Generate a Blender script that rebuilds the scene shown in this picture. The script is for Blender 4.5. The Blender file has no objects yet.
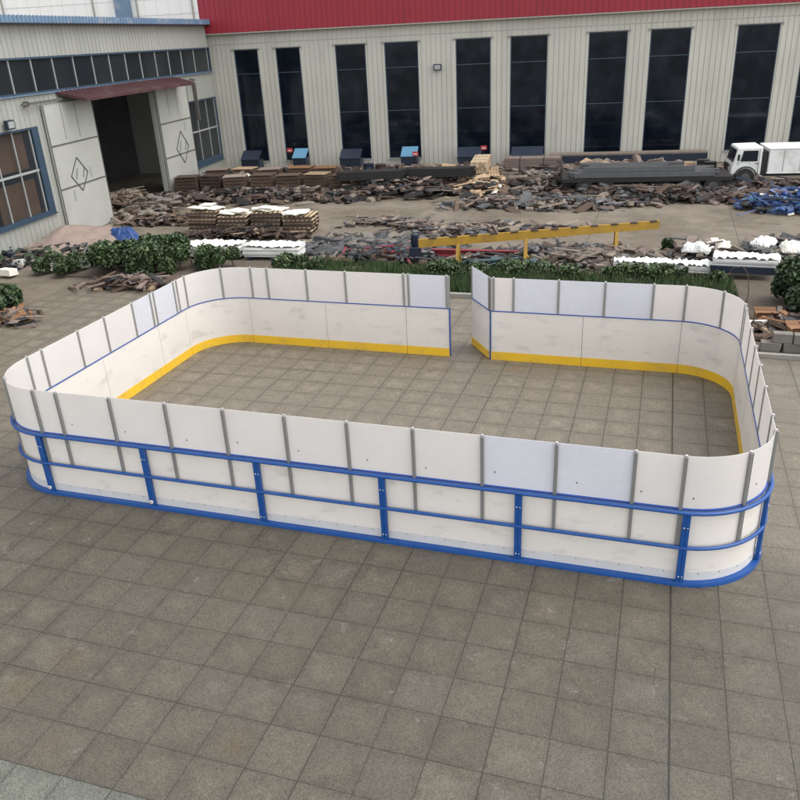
import bpy, math, random
from mathutils import Vector, Matrix
R = math.radians
rng = random.Random(7)
sc = bpy.context.scene
COL = sc.collection

# ------------------------------------------------------------------ nodes
class NT:
    def __init__(s, mat):
        mat.use_nodes = True
        s.t = mat.node_tree; s.t.nodes.clear()
        s.out = s.t.nodes.new('ShaderNodeOutputMaterial')
        s.b = s.t.nodes.new('ShaderNodeBsdfPrincipled')
        s.t.links.new(s.b.outputs[0], s.out.inputs[0])
    def n(s, typ, **kw):
        nd = s.t.nodes.new('ShaderNode' + typ)
        for k, v in kw.items(): setattr(nd, k, v)
        return nd
    def put(s, v, sock):
        if v is None: return
        if isinstance(v, bpy.types.NodeSocket): s.t.links.new(v, sock)
        else: sock.default_value = v
    def m(s, op, a, b=None, c=None, clamp=False):
        nd = s.n('Math', operation=op); nd.use_clamp = clamp
        for i, v in enumerate((a, b, c)):
            if v is not None: s.put(v, nd.inputs[i])
        return nd.outputs[0]
    def ss(s, v, lo, hi):            # smoothstep 0..1
        nd = s.n('MapRange', interpolation_type='SMOOTHSTEP')
        s.put(v, nd.inputs['Value']); nd.inputs['From Min'].default_value = lo; nd.inputs['From Max'].default_value = hi
        return nd.outputs[0]
    def mix(s, f, a, b, mode='MIX'):
        nd = s.n('Mix', data_type='RGBA', blend_type=mode)
        s.put(f, nd.inputs[0])
        for v, i in ((a, 6), (b, 7)):
            if isinstance(v, tuple): v = (v[0], v[1], v[2], 1)
            s.put(v, nd.inputs[i])
        return nd.outputs[2]
    def noise(s, vec, scale, detail=3, rough=.55, dim='3D'):
        nd = s.n('TexNoise'); nd.noise_dimensions = dim
        s.put(vec, nd.inputs['Vector']); nd.inputs['Scale'].default_value = scale
        nd.inputs['Detail'].default_value = detail; nd.inputs['Roughness'].default_value = rough
        return nd.outputs[0]
    def obj(s): return s.n('TexCoord').outputs['Object']
    def val(s, c, k):                # colour times a socket value
        nd = s.n('VectorMath', operation='SCALE'); s.put(c if not isinstance(c, tuple) else c, nd.inputs[0]); s.put(k, nd.inputs['Scale'])
        return nd.outputs[0]
    def bump(s, h, strength=.3, dist=.01):
        nd = s.n('Bump'); s.put(h, nd.inputs['Height']); nd.inputs['Strength'].default_value = strength; nd.inputs['Distance'].default_value = dist
        s.t.links.new(nd.outputs[0], s.b.inputs['Normal'])

MATS = {}
def mat(name, col, rough=.6, metal=0, var=.25, scale=3.0, bump=0, rand=0, dirt=None, dirt_amt=.5, spec=.5):
    if name in MATS: return MATS[name]
    m = bpy.data.materials.new(name); t = NT(m); o = t.obj()
    n1 = t.noise(o, scale, 4); n2 = t.noise(o, scale * 9, 2)
    k = t.m('ADD', t.m('MULTIPLY', t.m('SUBTRACT', n1, .5), var * 2), 1.0)
    k = t.m('ADD', k, t.m('MULTIPLY', t.m('SUBTRACT', n2, .5), var * .8))
    if rand:
        r = t.n('ObjectInfo').outputs['Random']
        k = t.m('MULTIPLY', k, t.m('ADD', t.m('MULTIPLY', t.m('SUBTRACT', r, .5), rand * 2), 1.0))
    c = t.val(tuple(col[:3]), k)
    if dirt:
        f = t.m('MULTIPLY', t.ss(t.noise(o, scale * .7, 5, .65), .48, .7), dirt_amt)
        c = t.mix(f, c, tuple(dirt))
    t.put(c, t.b.inputs['Base Color'])
    t.b.inputs['Roughness'].default_value = rough; t.b.inputs['Metallic'].default_value = metal
    t.b.inputs['Specular IOR Level'].default_value = spec
    if bump: t.bump(t.noise(o, scale * 12, 3), bump, .01)
    MATS[name] = m
    return m

# ------------------------------------------------------------------ mesh building
class MB:
    def __init__(s): s.v = []; s.f = []; s.mi = []; s.sm = []
    def face(s, idx, mi=0, sm=False): s.f.append(idx); s.mi.append(mi); s.sm.append(sm)
    def hexa(s, pts, mi=0):
        b = len(s.v); s.v += [tuple(p) for p in pts]
        for q in ((3, 2, 1, 0), (4, 5, 6, 7), (0, 1, 5, 4), (1, 2, 6, 5), (2, 3, 7, 6), (3, 0, 4, 7)):
            s.face([b + i for i in q], mi)
    def box(s, x0, x1, y0, y1, z0, z1, mi=0):
        s.hexa([(x0, y0, z0), (x1, y0, z0), (x1, y1, z0), (x0, y1, z0), (x0, y0, z1), (x1, y0, z1), (x1, y1, z1), (x0, y1, z1)], mi)
    def cbox(s, c, size, M=None, mi=0, taper=1.0):
        hx, hy, hz = size[0] / 2, size[1] / 2, size[2] / 2
        P = [(-hx, -hy, -hz), (hx, -hy, -hz), (hx, hy, -hz), (-hx, hy, -hz), (-hx * taper, -hy * taper, hz), (hx * taper, -hy * taper, hz), (hx * taper, hy * taper, hz), (-hx * taper, hy * taper, hz)]
        if M is None: M = Matrix.Identity(3)
        s.hexa([M @ Vector(p) + Vector(c) for p in P], mi)
    def beam(s, a, b, w, h, mi=0):   # bar from a to b
        a, b = Vector(a), Vector(b); d = (b - a); L = d.length; d.normalize()
        up = Vector((0, 0, 1)) if abs(d.z) < .95 else Vector((0, 1, 0))
        x = d.cross(up).normalized(); z = x.cross(d).normalized()
        P = [a - x * w / 2 - z * h / 2, a + x * w / 2 - z * h / 2, b + x * w / 2 - z * h / 2, b - x * w / 2 - z * h / 2]
        P += [p + z * h for p in P]
        s.hexa(P, mi)
    def tube(s, pts, r, n=8, mi=0, cap=True):
        pts = [Vector(p) for p in pts]; b = len(s.v)
        for i, p in enumerate(pts):
            d = (pts[min(i + 1, len(pts) - 1)] - pts[max(i - 1, 0)]).normalized()
            up = Vector((0, 0, 1)) if abs(d.z) < .9 else Vector((0, 1, 0))
            x = d.cross(up).normalized(); y = d.cross(x).normalized()
            rr = r[i] if isinstance(r, (list, tuple)) else r
            for k in range(n):
                a = 2 * math.pi * k / n
                s.v.append(tuple(p + x * math.cos(a) * rr + y * math.sin(a) * rr))
        for i in range(len(pts) - 1):
            for k in range(n):
                k2 = (k + 1) % n
                s.face([b + i * n + k, b + i * n + k2, b + (i + 1) * n + k2, b + (i + 1) * n + k], mi, True)
        if cap:
            s.face([b + k for k in range(n)][::-1], mi); s.face([b + (len(pts) - 1) * n + k for k in range(n)], mi)
    def sweep(s, frames, prof, mi=0, sm=False):   # frames: (point, outward); prof: (offset, z) closed loop
        b = len(s.v); n = len(prof)
        for p, o in frames:
            for (a, z) in prof: s.v.append((p[0] + o[0] * a, p[1] + o[1] * a, z))
        for i in range(len(frames) - 1):
            for k in range(n):
                k2 = (k + 1) % n
                s.face([b + i * n + k, b + i * n + k2, b + (i + 1) * n + k2, b + (i + 1) * n + k], mi, sm)
        s.face([b + k for k in range(n)][::-1], mi); s.face([b + (len(frames) - 1) * n + k for k in range(n)], mi)
    def chunk(s, c, size, r, mi=0):  # irregular broken block
        b = len(s.v)
        M = Matrix.Rotation(r.uniform(0, 6.28), 3, 'Z') @ Matrix.Rotation(r.uniform(-.6, .6), 3, 'X')
        for (z, k) in ((-.5, .75), (.05, 1.0), (.5, .6)):
            for i in range(6):
                a = i * math.pi / 3 + r.uniform(-.3, .3); q = k * r.uniform(.7, 1.15) * .5
                p = M @ Vector((math.cos(a) * q * size[0], math.sin(a) * q * size[1], (z + r.uniform(-.12, .12)) * size[2]))
                s.v.append(tuple(p + Vector(c)))
        for l in range(2):
            for i in range(6):
                j = (i + 1) % 6
                s.face([b + l * 6 + i, b + l * 6 + j, b + l * 6 + 6 + j, b + l * 6 + 6 + i], mi)
        s.face([b + 12 + i for i in range(6)], mi); s.face([b + i for i in range(6)][::-1], mi)
    def quad(s, c, w, h, M, mi=0):
        b = len(s.v)
        for (x, y) in ((-w, -h * .2), (0, -h), (w, -h * .1), (0, h)):
            s.v.append(tuple(M @ Vector((x / 2, y / 2, 0)) + Vector(c)))
        s.face([b, b + 1, b + 2, b + 3], mi)
    def build(s, name, mats, parent=None, bevel=0):
        me = bpy.data.meshes.new(name); me.from_pydata(s.v, [], s.f)
        if not isinstance(mats, (list, tuple)): mats = [mats]
        for m in mats: me.materials.append(m)
        me.polygons.foreach_set('material_index', s.mi); me.polygons.foreach_set('use_smooth', s.sm)
        me.update()
        if any(s.sm): me.set_sharp_from_angle(angle=R(35))
        o = bpy.data.objects.new(name, me); COL.objects.link(o)
        if parent: o.parent = parent
        if bevel:
            b = o.modifiers.new('bevel', 'BEVEL'); b.width = bevel; b.segments = 2; b.limit_method = 'ANGLE'
        return o

def tag(o, label=None, cat=None, group=None, kind=None):
    if label: o['label'] = label
    if cat: o['category'] = cat
    if group: o['group'] = group
    if kind: o['kind'] = kind
    return o
def thing(name, label, cat, loc=(0, 0, 0), rz=0, group=None, kind=None):
    o = bpy.data.objects.new(name, None); COL.objects.link(o)
    o.location = loc; o.rotation_euler = (0, 0, rz)
    return tag(o, label, cat, group, kind)
def copy_tree(o, parent=None):
    c = o.copy(); COL.objects.link(c); c.parent = parent
    for ch in list(o.children): copy_tree(ch, c)
    return c

# ------------------------------------------------------------------ camera
cam = bpy.data.cameras.new('camera'); co = bpy.data.objects.new('camera', cam); COL.objects.link(co)
RM = Matrix(((0.952307, -0.086326, 0.292676), (0.301585, 0.412302, -0.859683), (-0.046458, 0.906948, 0.418672)))
co.matrix_world = Matrix.Translation((4.829, -8.614, 6.873)) @ RM.to_4x4()
cam.sensor_width = 36; cam.lens = 36 * 788.81 / 800; cam.clip_start = .1; cam.clip_end = 2000
sc.camera = co

# ------------------------------------------------------------------ light: overcast
SUN_EL, SUN_AZ = 60, 84
w = bpy.data.worlds.new('World'); sc.world = w; w.use_nodes = True
nt = w.node_tree; nt.nodes.clear()
sky = nt.nodes.new('ShaderNodeTexSky'); sky.sky_type = 'NISHITA'; sky.sun_disc = False
sky.sun_elevation = R(SUN_EL); sky.sun_rotation = R(SUN_AZ); sky.air_density = 1.0; sky.dust_density = 1.6; sky.ozone_density = .6
bg = nt.nodes.new('ShaderNodeBackground'); bg.inputs[1].default_value = .15
wo = nt.nodes.new('ShaderNodeOutputWorld')
hs = nt.nodes.new('ShaderNodeHueSaturation'); hs.inputs['Saturation'].default_value = .18
nt.links.new(sky.outputs[0], hs.inputs['Color']); nt.links.new(hs.outputs[0], bg.inputs[0]); nt.links.new(bg.outputs[0], wo.inputs[0])
sl = bpy.data.lights.new('sun', 'SUN'); so = bpy.data.objects.new('sun', sl); COL.objects.link(so)
sl.energy = .5; sl.angle = R(45); sl.color = (1, .94, .86)
so.rotation_euler = (R(-(90 - SUN_EL)), 0, R(-SUN_AZ)); so.location = (0, 20, 30)
vs = sc.view_settings; vs.view_transform = 'Standard'; vs.look = 'None'; vs.gamma = 1; vs.exposure = 1.38; vs.use_curve_mapping = False

# ------------------------------------------------------------------ setting: ground, paving, beds
def m_ground():
    m = bpy.data.materials.new('yard_concrete'); t = NT(m); o = t.obj()
    n = t.noise(o, .35, 5, .6); n2 = t.noise(o, 2.2, 4, .6); n3 = t.noise(o, 25, 3)
    vo = t.n('TexVoronoi'); vo.inputs['Scale'].default_value = 1.6; t.put(o, vo.inputs['Vector'])
    cr = t.n('SeparateColor'); t.t.links.new(vo.outputs['Color'], cr.inputs[0])
    c = t.mix(t.ss(n, .38, .62), (0.133, 0.108, 0.077), (0.177, 0.150, 0.114))
    c = t.mix(t.m('MULTIPLY', t.ss(n2, .5, .72), .6), c, (0.082, 0.068, 0.050))
    k = t.m('ADD', .86, t.m('MULTIPLY', cr.outputs[0], .22)); k = t.m('ADD', k, t.m('MULTIPLY', t.m('SUBTRACT', n3, .5), .5))
    # slab joints every 5 m
    sp = t.n('SeparateXYZ'); t.put(o, sp.inputs[0])
    for i in (0, 1):
        a = t.m('ABSOLUTE', t.m('SUBTRACT', t.m('FRACT', t.m('DIVIDE', t.m('ADD', sp.outputs[i], t.m('MULTIPLY', n3, .03)), 5.0)), .5))
        k = t.m('MULTIPLY', k, t.m('SUBTRACT', 1.0, t.m('MULTIPLY', t.m('SUBTRACT', 1.0, t.ss(a, .002, .006)), .4)))
    t.put(t.val(c, k), t.b.inputs['Base Color']); t.b.inputs['Roughness'].default_value = .8
    t.bump(n3, .4, .02)
    return m
def m_tiles():
    m = bpy.data.materials.new('granite_paving'); t = NT(m); o = t.obj()
    nA = t.noise(o, 1.1, 4, .6); nB = t.noise(o, 6, 4, .6); nC = t.noise(o, 55, 3, .7); nD = t.noise(o, 150, 2, .6); nE = t.noise(o, .35, 3)
    sp = t.n('SeparateXYZ'); t.put(o, sp.inputs[0])
    wob = t.m('MULTIPLY', t.m('SUBTRACT', nB, .5), .016)
    X = t.m('ADD', sp.outputs[0], wob); Y = t.m('SUBTRACT', sp.outputs[1], wob)
    U = t.m('DIVIDE', X, .6); V = t.m('DIVIDE', Y, .6)
    def dist(q): 
        f = t.m('FRACT', q); return t.m('MULTIPLY', t.m('MINIMUM', f, t.m('SUBTRACT', 1.0, f)), .6)
    dU, dV = dist(U), dist(V)
    # joint width differs from joint to joint
    wn = t.n('TexWhiteNoise', noise_dimensions='1D'); t.put(t.m('ROUND', U), wn.inputs['W'])
    wv = t.n('TexWhiteNoise', noise_dimensions='1D'); t.put(t.m('ADD', t.m('ROUND', V), 77.3), wv.inputs['W'])
    jU = t.m('ADD', .0018, t.m('MULTIPLY', wn.outputs[0], .0034)); jV = t.m('ADD', .0018, t.m('MULTIPLY', wv.outputs[0], .0034))
    jU = t.m('MULTIPLY', jU, t.m('ADD', .35, t.m('MULTIPLY', nA, 1.3))); jV = t.m('MULTIPLY', jV, t.m('ADD', .35, t.m('MULTIPLY', nA, 1.3)))
    def jm(d, w_):
        return t.m('SUBTRACT', 1.0, t.m('DIVIDE', t.m('SUBTRACT', d, w_), .0035, clamp=True))
    J = t.m('MAXIMUM', jm(dU, jU), jm(dV, jV))
    dark = t.m('SUBTRACT', 1.0, t.ss(t.m('ABSOLUTE', t.m('SUBTRACT', X, 5.405)), .009, .014))
    J = t.m('MAXIMUM', t.m('MULTIPLY', J, .86), dark)
    ci = t.n('CombineXYZ'); t.put(t.m('FLOOR', U), ci.inputs[0]); t.put(t.m('FLOOR', V), ci.inputs[1])
    w2 = t.n('TexWhiteNoise', noise_dimensions='2D'); t.put(ci.outputs[0], w2.inputs['Vector'])
    sc2 = t.n('SeparateColor'); t.t.links.new(w2.outputs['Color'], sc2.inputs[0])
    c = t.mix(sc2.outputs[0], (0.071, 0.061, 0.043), (0.090, 0.078, 0.057))
    c = t.mix(t.m('MULTIPLY', t.ss(sc2.outputs[1], .80, .82), .30), c, (0.079, 0.075, 0.060))     # greyer slabs
    c = t.mix(t.m('MULTIPLY', t.ss(sc2.outputs[2], .90, .92), .35), c, (0.111, 0.096, 0.068))      # paler slabs
    # a different, paler bluish paving south of the row joint
    south = t.m('SUBTRACT', 1.0, t.ss(t.m('ADD', sp.outputs[1], 0.0), -4.204, -4.198))
    west = t.m('SUBTRACT', 1.0, t.ss(sp.outputs[0], .58, .62))
    c = t.mix(t.m('MULTIPLY', t.m('MULTIPLY', south, west), .8), c, (0.122, 0.127, 0.104))
    # scattered darkening, damp and pale patches
    c = t.mix(t.m('MULTIPLY', t.ss(nA, .48, .72), .42), c, (0.048, 0.041, 0.029))
    c = t.mix(t.m('MULTIPLY', t.ss(nE, .52, .68), .22), c, (0.127, 0.112, 0.080))
    painted_light = t.ss(t.m('ADD', sp.outputs[1], t.m('MULTIPLY', nA, 2.0)), 1.0, 3.2)       # brighter light beyond the near boards, painted into the slab colour
    c = t.mix(t.m('MULTIPLY', painted_light, .75), c, (0.175, 0.149, 0.111))
    # rust coloured stains
    for (x, y, r_, a) in ((-1.66, -2.72, 0.42, 0.192), (-1.95, -3.3, 0.35, 0.168), (0.96, -3.32, 0.26, 0.252), (2.05, 7.55, .28, .5), (1.3, 8.1, .3, .3), (.6, 7.3, .3, .2), (-3.2, -2, 0.4, 0.096), (-1, -3.9, 0.3, 0.108)):
        vd = t.n('VectorMath', operation='DISTANCE'); t.put(o, vd.inputs[0]); vd.inputs[1].default_value = (x, y, 0)
        f = t.m('SUBTRACT', 1.0, t.ss(t.m('ADD', vd.outputs['Value'], t.m('MULTIPLY', t.m('SUBTRACT', nB, .5), .55)), .0, r_))
        c = t.mix(t.m('MULTIPLY', f, a), c, (0.133, 0.074, 0.023))
    mp = t.n('Mapping'); t.put(o, mp.inputs[0]); mp.inputs['Rotation'].default_value = (0, 0, .35); mp.inputs['Scale'].default_value = (.16, 2.2, 1)
    tm = t.noise(mp.outputs[0], 1.0, 4, .6); c = t.mix(t.m('MULTIPLY', t.ss(tm, .56, .66), .28), c, (0.089, 0.082, 0.073))
    c = t.mix(t.m('MULTIPLY', t.ss(t.noise(o, 2.7, 6, .75), .60, .72), .35), c, (0.315, 0.299, 0.278))
    # tile edges collect grime
    e = t.m('MINIMUM', dU, dV)
    k = t.m('ADD', .93, t.m('MULTIPLY', t.ss(t.m('ADD', e, t.m('MULTIPLY', t.m('SUBTRACT', nB, .5), .06)), .0, .06), .10))
    k = t.m('ADD', k, t.m('MULTIPLY', t.m('SUBTRACT', nC, .5), 2.8)); k = t.m('ADD', k, t.m('MULTIPLY', t.m('SUBTRACT', nD, .5), 2.4))
    k = t.m('MAXIMUM', t.m('ADD', k, t.m('MULTIPLY', t.m('SUBTRACT', nB, .5), .45)), .3)
    k = t.m('MULTIPLY', k, t.m('ADD', .92, t.m('MULTIPLY', t.m('MULTIPLY', t.ss(t.m('ADD', e, t.m('MULTIPLY', t.m('SUBTRACT', nB, .5), .22)), .05, .24), t.ss(nA, .40, .62)), .26)))
    sparkle = t.ss(nD, .62, .68)
    c = t.val(c, k); c = t.mix(t.m('MULTIPLY', sparkle, .45), c, (0.230, 0.204, 0.155))
    vc = t.n('TexVoronoi', feature='DISTANCE_TO_EDGE'); vc.inputs['Scale'].default_value = .9
    vcv = t.n('VectorMath', operation='ADD'); t.put(o, vcv.inputs[0]); nz = t.n('TexNoise'); t.put(o, nz.inputs['Vector']); nz.inputs['Scale'].default_value = 5; nz.inputs['Detail'].default_value = 5
    nzs = t.n('VectorMath', operation='SCALE'); t.t.links.new(nz.outputs['Color'], nzs.inputs[0]); nzs.inputs['Scale'].default_value = .25; t.put(nzs.outputs[0], vcv.inputs[1]); t.put(vcv.outputs[0], vc.inputs['Vector'])
    crack = t.m('MULTIPLY', t.m('SUBTRACT', 1.0, t.ss(vc.outputs['Distance'], .002, .006)), t.ss(t.noise(o, .55, 2), .63, .65))
    chip = t.m('MULTIPLY', t.m('SUBTRACT', 1.0, t.ss(e, .0, .022)), t.ss(t.noise(o, 4.5, 4, .7), .60, .66))
    J = t.m('MAXIMUM', J, t.m('MAXIMUM', t.m('MULTIPLY', crack, .75), t.m('MULTIPLY', chip, .6)))
    c = t.mix(J, c, (0.021, 0.018, 0.012))
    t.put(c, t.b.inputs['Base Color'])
    t.put(t.m('ADD', .40, t.m('MULTIPLY', nA, .3)), t.b.inputs['Roughness'])
    h = t.m('SUBTRACT', t.m('MULTIPLY', nC, .35), J)
    t.bump(h, .55, .006)
    return m
g = MB(); g.box(-400, 400, -300, 500, -.5, 0); tag(g.build('ground', m_ground()), kind='structure')
p = MB()
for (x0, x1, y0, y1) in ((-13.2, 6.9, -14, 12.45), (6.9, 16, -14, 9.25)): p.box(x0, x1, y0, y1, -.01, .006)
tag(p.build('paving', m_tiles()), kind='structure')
M_conc = mat('kerb_concrete', (.27, .255, .225), .85, var=.2, scale=4, bump=.4, dirt=(.1, .09, .075))
M_soil = mat('soil', (.095, .075, .055), .95, var=.5, scale=5, bump=1)
k = MB(); k.box(-9.0, 6.88, 12.46, 12.60, 0, .13); k.box(6.91, 14, 9.26, 9.38, 0, .11); k.box(6.90, 7.02, 9.40, 12.44, 0, .12)
tag(k.build('kerb', M_conc, bevel=.01), kind='structure')
s_ = MB(); s_.box(-14.5, 14, 12.61, 15.25, -.01, .06); s_.box(7.03, 14, 9.39, 12.6, -.01, .055)
tag(s_.build('planting_bed', M_soil), kind='structure')

# ------------------------------------------------------------------ the rink barrier
X0, X1, Y0, Y1, RC = -5.78, 6.53, .66, 8.05, 1.1
GL, GR = .46, 1.41
H2 = math.pi / 2
segs = []
def line(a, b): segs.append(('L', Vector(a), Vector(b), (Vector(b) - Vector(a)).length))
def arc(c, a0): segs.append(('A', Vector(c), a0, RC * H2))
line((GR, Y1), (X1 - RC, Y1)); arc((X1 - RC, Y1 - RC), H2)
line((X1, Y1 - RC), (X1, Y0 + RC)); arc((X1 - RC, Y0 + RC), 0)
line((X1 - RC, Y0), (X0 + RC, Y0)); arc((X0 + RC, Y0 + RC), -H2)
line((X0, Y0 + RC), (X0, Y1 - RC)); arc((X0 + RC, Y1 - RC), -2 * H2)
line((X0 + RC, Y1), (GL, Y1))
LEN = sum(s[3] for s in segs)
def at(s):
    s = min(max(s, 0), LEN)
    for sg in segs:
        if s <= sg[3] + 1e-9: break
        s -= sg[3]
    if sg[0] == 'L':
        d = (sg[2] - sg[1]).normalized(); return sg[1] + d * s, Vector((-d.y, d.x))
    a = sg[2] - s / RC; n = Vector((math.cos(a), math.sin(a))); return sg[1] + n * RC, n
brk = []; acc = 0
for sg in segs:
    brk.append((acc, acc + sg[3], sg[0])); acc += sg[3]
def frames(s0, s1):
    ss = {round(s0, 5), round(s1, 5)}
    for a, b, ty in brk:
        for q in (a, b):
            if s0 < q < s1: ss.add(round(q, 5))
        if ty == 'A':
            for i in range(1, 14):
                q = a + (b - a) * i / 14
                if s0 + .01 < q < s1 - .01: ss.add(round(q, 5))
    return [at(q) for q in sorted(ss)]
def s_of(x, y):
    best = (9e9, 0)
    N = 6000
    for i in range(N + 1):
        q = LEN * i / N; p_, _ = at(q); d = (p_.x - x) ** 2 + (p_.y - y) ** 2
        if d < best[0]: best = (d, q)
    return best[1]

def m_white(name, col, transl, rough=.35, dirt=None):
    m = bpy.data.materials.new(name); t = NT(m); o = t.obj()
    n1 = t.noise(o, 1.3, 4, .6); n2 = t.noise(o, 9, 4, .6); n3 = t.noise(o, 40, 2)
    k = t.m('ADD', .97, t.m('MULTIPLY', t.m('SUBTRACT', n1, .5), .10)); k = t.m('ADD', k, t.m('MULTIPLY', t.m('SUBTRACT', n2, .5), .02))
    c = t.val(tuple(col), k)
    if dirt:
        sp = t.n('SeparateXYZ'); t.put(o, sp.inputs[0])
        mp = t.n('Mapping'); t.put(o, mp.inputs[0]); mp.inputs['Scale'].default_value = (1, 1, 2.2)
        sm = t.noise(mp.outputs[0], 1.6, 5, .65)
        c = t.mix(t.m('MULTIPLY', t.ss(sm, .52, .75), dirt), c, (.42, .40, .36))
        sc_ = t.noise(mp.outputs[0], 5, 3, .6)
        c = t.mix(t.m('MULTIPLY', t.ss(sc_, .66, .72), dirt * .5), c, (.33, .32, .30))
    t.put(c, t.b.inputs['Base Color']); t.put(t.m('ADD', rough, t.m('MULTIPLY', n2, .2)), t.b.inputs['Roughness'])
    if transl:
        tr = t.n('BsdfTranslucent'); t.put(c, tr.inputs[0])
        mx = t.n('MixShader'); mx.inputs[0].default_value = transl
        t.t.links.new(t.b.outputs[0], mx.inputs[1]); t.t.links.new(tr.outputs[0], mx.inputs[2]); t.t.links.new(mx.outputs[0], t.out.inputs[0])
    return m
M_board = m_white('board_plastic', (.84, .795, .735), .20, .3, dirt=.40)
M_shield = m_white('shield_plastic', (.86, .83, .80), .45, .25, dirt=.06)
M_film = m_white('shield_film', (.80, .80, .835), .45, .16)
M_peel = m_white('peeling_film', (.86, .86, .875), .45, .3)
M_yellow = mat('kick_plate_yellow', (.78, .48, .03), .35, var=.08, scale=2, dirt=(.45, .30, .08), dirt_amt=.5)
M_blue = mat('blue_paint', (.004, .060, .245), .42, var=.10, scale=5, dirt=(.05, .12, .30), dirt_amt=.25)
M_bluecap = mat('blue_cap', (.020, .07, .30), .4, var=.1, scale=5)
M_alu = mat('grey_aluminium', (.27, .27, .262), .42, metal=.35, var=.08, scale=6)
M_silver = mat('silver_bolt', (.75, .75, .75), .22, metal=.9, var=.05)
M_backing = mat('grey_backing_strip', (.56, .55, .55), .5, var=.12, scale=3)
M_hole = mat('dark_hole', (.03, .03, .03), .6, var=.1)

rink = thing('rink_barrier', 'white plastic ice rink enclosure with blue steel frame and yellow kick plates', 'ice rink', (0, 0, 0))
seams = [(GR, Y1), (3.45, Y1), (5.48, Y1), (X1, 6.90), (X1, 4.9), (X1, 2.9), (X1, 1.40), (5.50, Y0), (3.33, Y0), (1.35, Y0), (-.66, Y0), (-2.67, Y0), (-4.69, Y0), (X0, 1.80), (X0, 3.8), (X0, 5.8), (X0, 6.95), (-4.65, Y1), (-2.62, Y1), (-.59, Y1), (GL, Y1)]
SS = [0.0] + [s_of(*q) for q in seams[1:-1]] + [LEN]
GAP = .004
for i in range(len(SS) - 1):
    a, b = SS[i] + GAP, SS[i + 1] - GAP
    fr = frames(a, b)
    mb = MB(); mb.sweep(fr, [(0, .03), (.012, .03), (.012, 1.163), (0, 1.163)], sm=True)
    bd = mb.build('board_panel', M_board, rink)
    mb = MB(); mb.sweep(fr, [(-.012, .008), (-.002, .008), (-.002, .205), (-.010, .209)], sm=True); mb.build('kick_plate', M_yellow, bd)
    mb = MB(); mb.sweep(frames(a + .01, b - .01), [(.0125, .05), (.017, .05), (.017, .20), (.0125, .20)])
    q = a + .2
    while q < b - .1:
        p_, n_ = at(q)
        for z in (.175,):
            c = Vector((p_.x, p_.y, z)) + Vector((n_.x, n_.y, 0)) * .018
            mb.tube([c, c + Vector((n_.x, n_.y, 0)) * .004], .007, 6, 1)
        q += .29
    mb.build('backing_strip', [M_backing, M_hole], bd)
mb = MB(); mb.sweep(frames(0, LEN), [(-.008, 1.166), (.034, 1.166), (.034, 1.184), (-.008, 1.184)]); mb.build('blue_cap', M_bluecap, rink)
poles = [(1.48, Y1), (1.92, Y1), (2.9, Y1), (3.88, Y1), (4.86, Y1), (5.50, Y1), (6.22, 7.75), (X1, 6.99), (X1, 6.72), (X1, 5.63), (X1, 4.74), (X1, 3.90), (X1, 3.05), (X1, 2.08), (X1, 1.62), (6.17, .95),
         (5.415, Y0), (4.81, Y0), (3.81, Y0), (2.82, Y0), (1.84, Y0), (.86, Y0), (-.12, Y0), (-1.13, Y0), (-2.13, Y0), (-3.14, Y0), (-4.15, Y0), (-4.60, Y0), (-5.43, 1.02), (X0, 1.87), (X0, 2.24), (X0, 3.26), (X0, 4.08), (X0, 5.03), (X0, 5.70), (X0, 5.83), (X0, 6.64), (X0, 6.77), (X0, 7.10), (-5.25, 7.9),
         (-4.52, Y1), (-4.08, Y1), (-3.05, Y1), (-2.05, Y1), (-.62, Y1), (-.50, Y1), (.40, Y1)]
PS = [s_of(*q) for q in poles]
def pole_mb(p_, n_):
    mb = MB(); t_ = Vector((n_.y, -n_.x)); M = Matrix(((t_.x, n_.x, 0), (t_.y, n_.y, 0), (0, 0, 1)))
    c = Vector((p_.x, p_.y, 0)); n3 = Vector((n_.x, n_.y, 0)); t3 = Vector((t_.x, t_.y, 0))
    mb.cbox(c + n3 * .017 + Vector((0, 0, 1.561)), (.046, .055, .75), M)
    mb.cbox(c + n3 * .030 + Vector((0, 0, .905)), (.046, .030, .559), M)
    for sg in (-1, 1): mb.cbox(c + n3 * .047 + t3 * .017 * sg + Vector((0, 0, 1.29)), (.008, .006, 1.29), M)   # channel lips
    return mb, c + n3 * .017
for q in PS:
    p_, n_ = at(q); mb, c = pole_mb(p_, n_)
    po = mb.build('shield_post', M_alu, rink)
    mb = MB(); mb.tube([c + Vector((0, 0, 1.937)), c + Vector((0, 0, 1.962)), c + Vector((0, 0, 1.968))], [.020, .019, .008], 10); mb.build('post_cap', M_silver, po)
ends = [0.02] + PS
ends = [min(q, LEN) for q in PS] + [LEN - .002]
prev = .003
film = {2, 3, 4, 18, 19, 34, 36, 46}
for i, q in enumerate(ends):
    if q - prev > .03:
        a, b = prev + .004, q - .004
        mb = MB(); mb.sweep(frames(a, b), [(.004, 1.188), (.010, 1.188), (.010, 1.946), (.004, 1.946)], sm=True)
        if q - prev > .5:
            p_, n_ = at(a + (b - a) * (.83 if i % 3 else .72)); n3 = Vector((n_.x, n_.y, 0))
            c = Vector((p_.x, p_.y, 1.34 + .02 * (i % 4))) + n3 * .010
            mb.tube([c, c + n3 * .004], .011, 8, 1)
        pn = mb.build('shield_panel', [M_film if i in film else M_shield, M_hole], rink)
    prev = q
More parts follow.
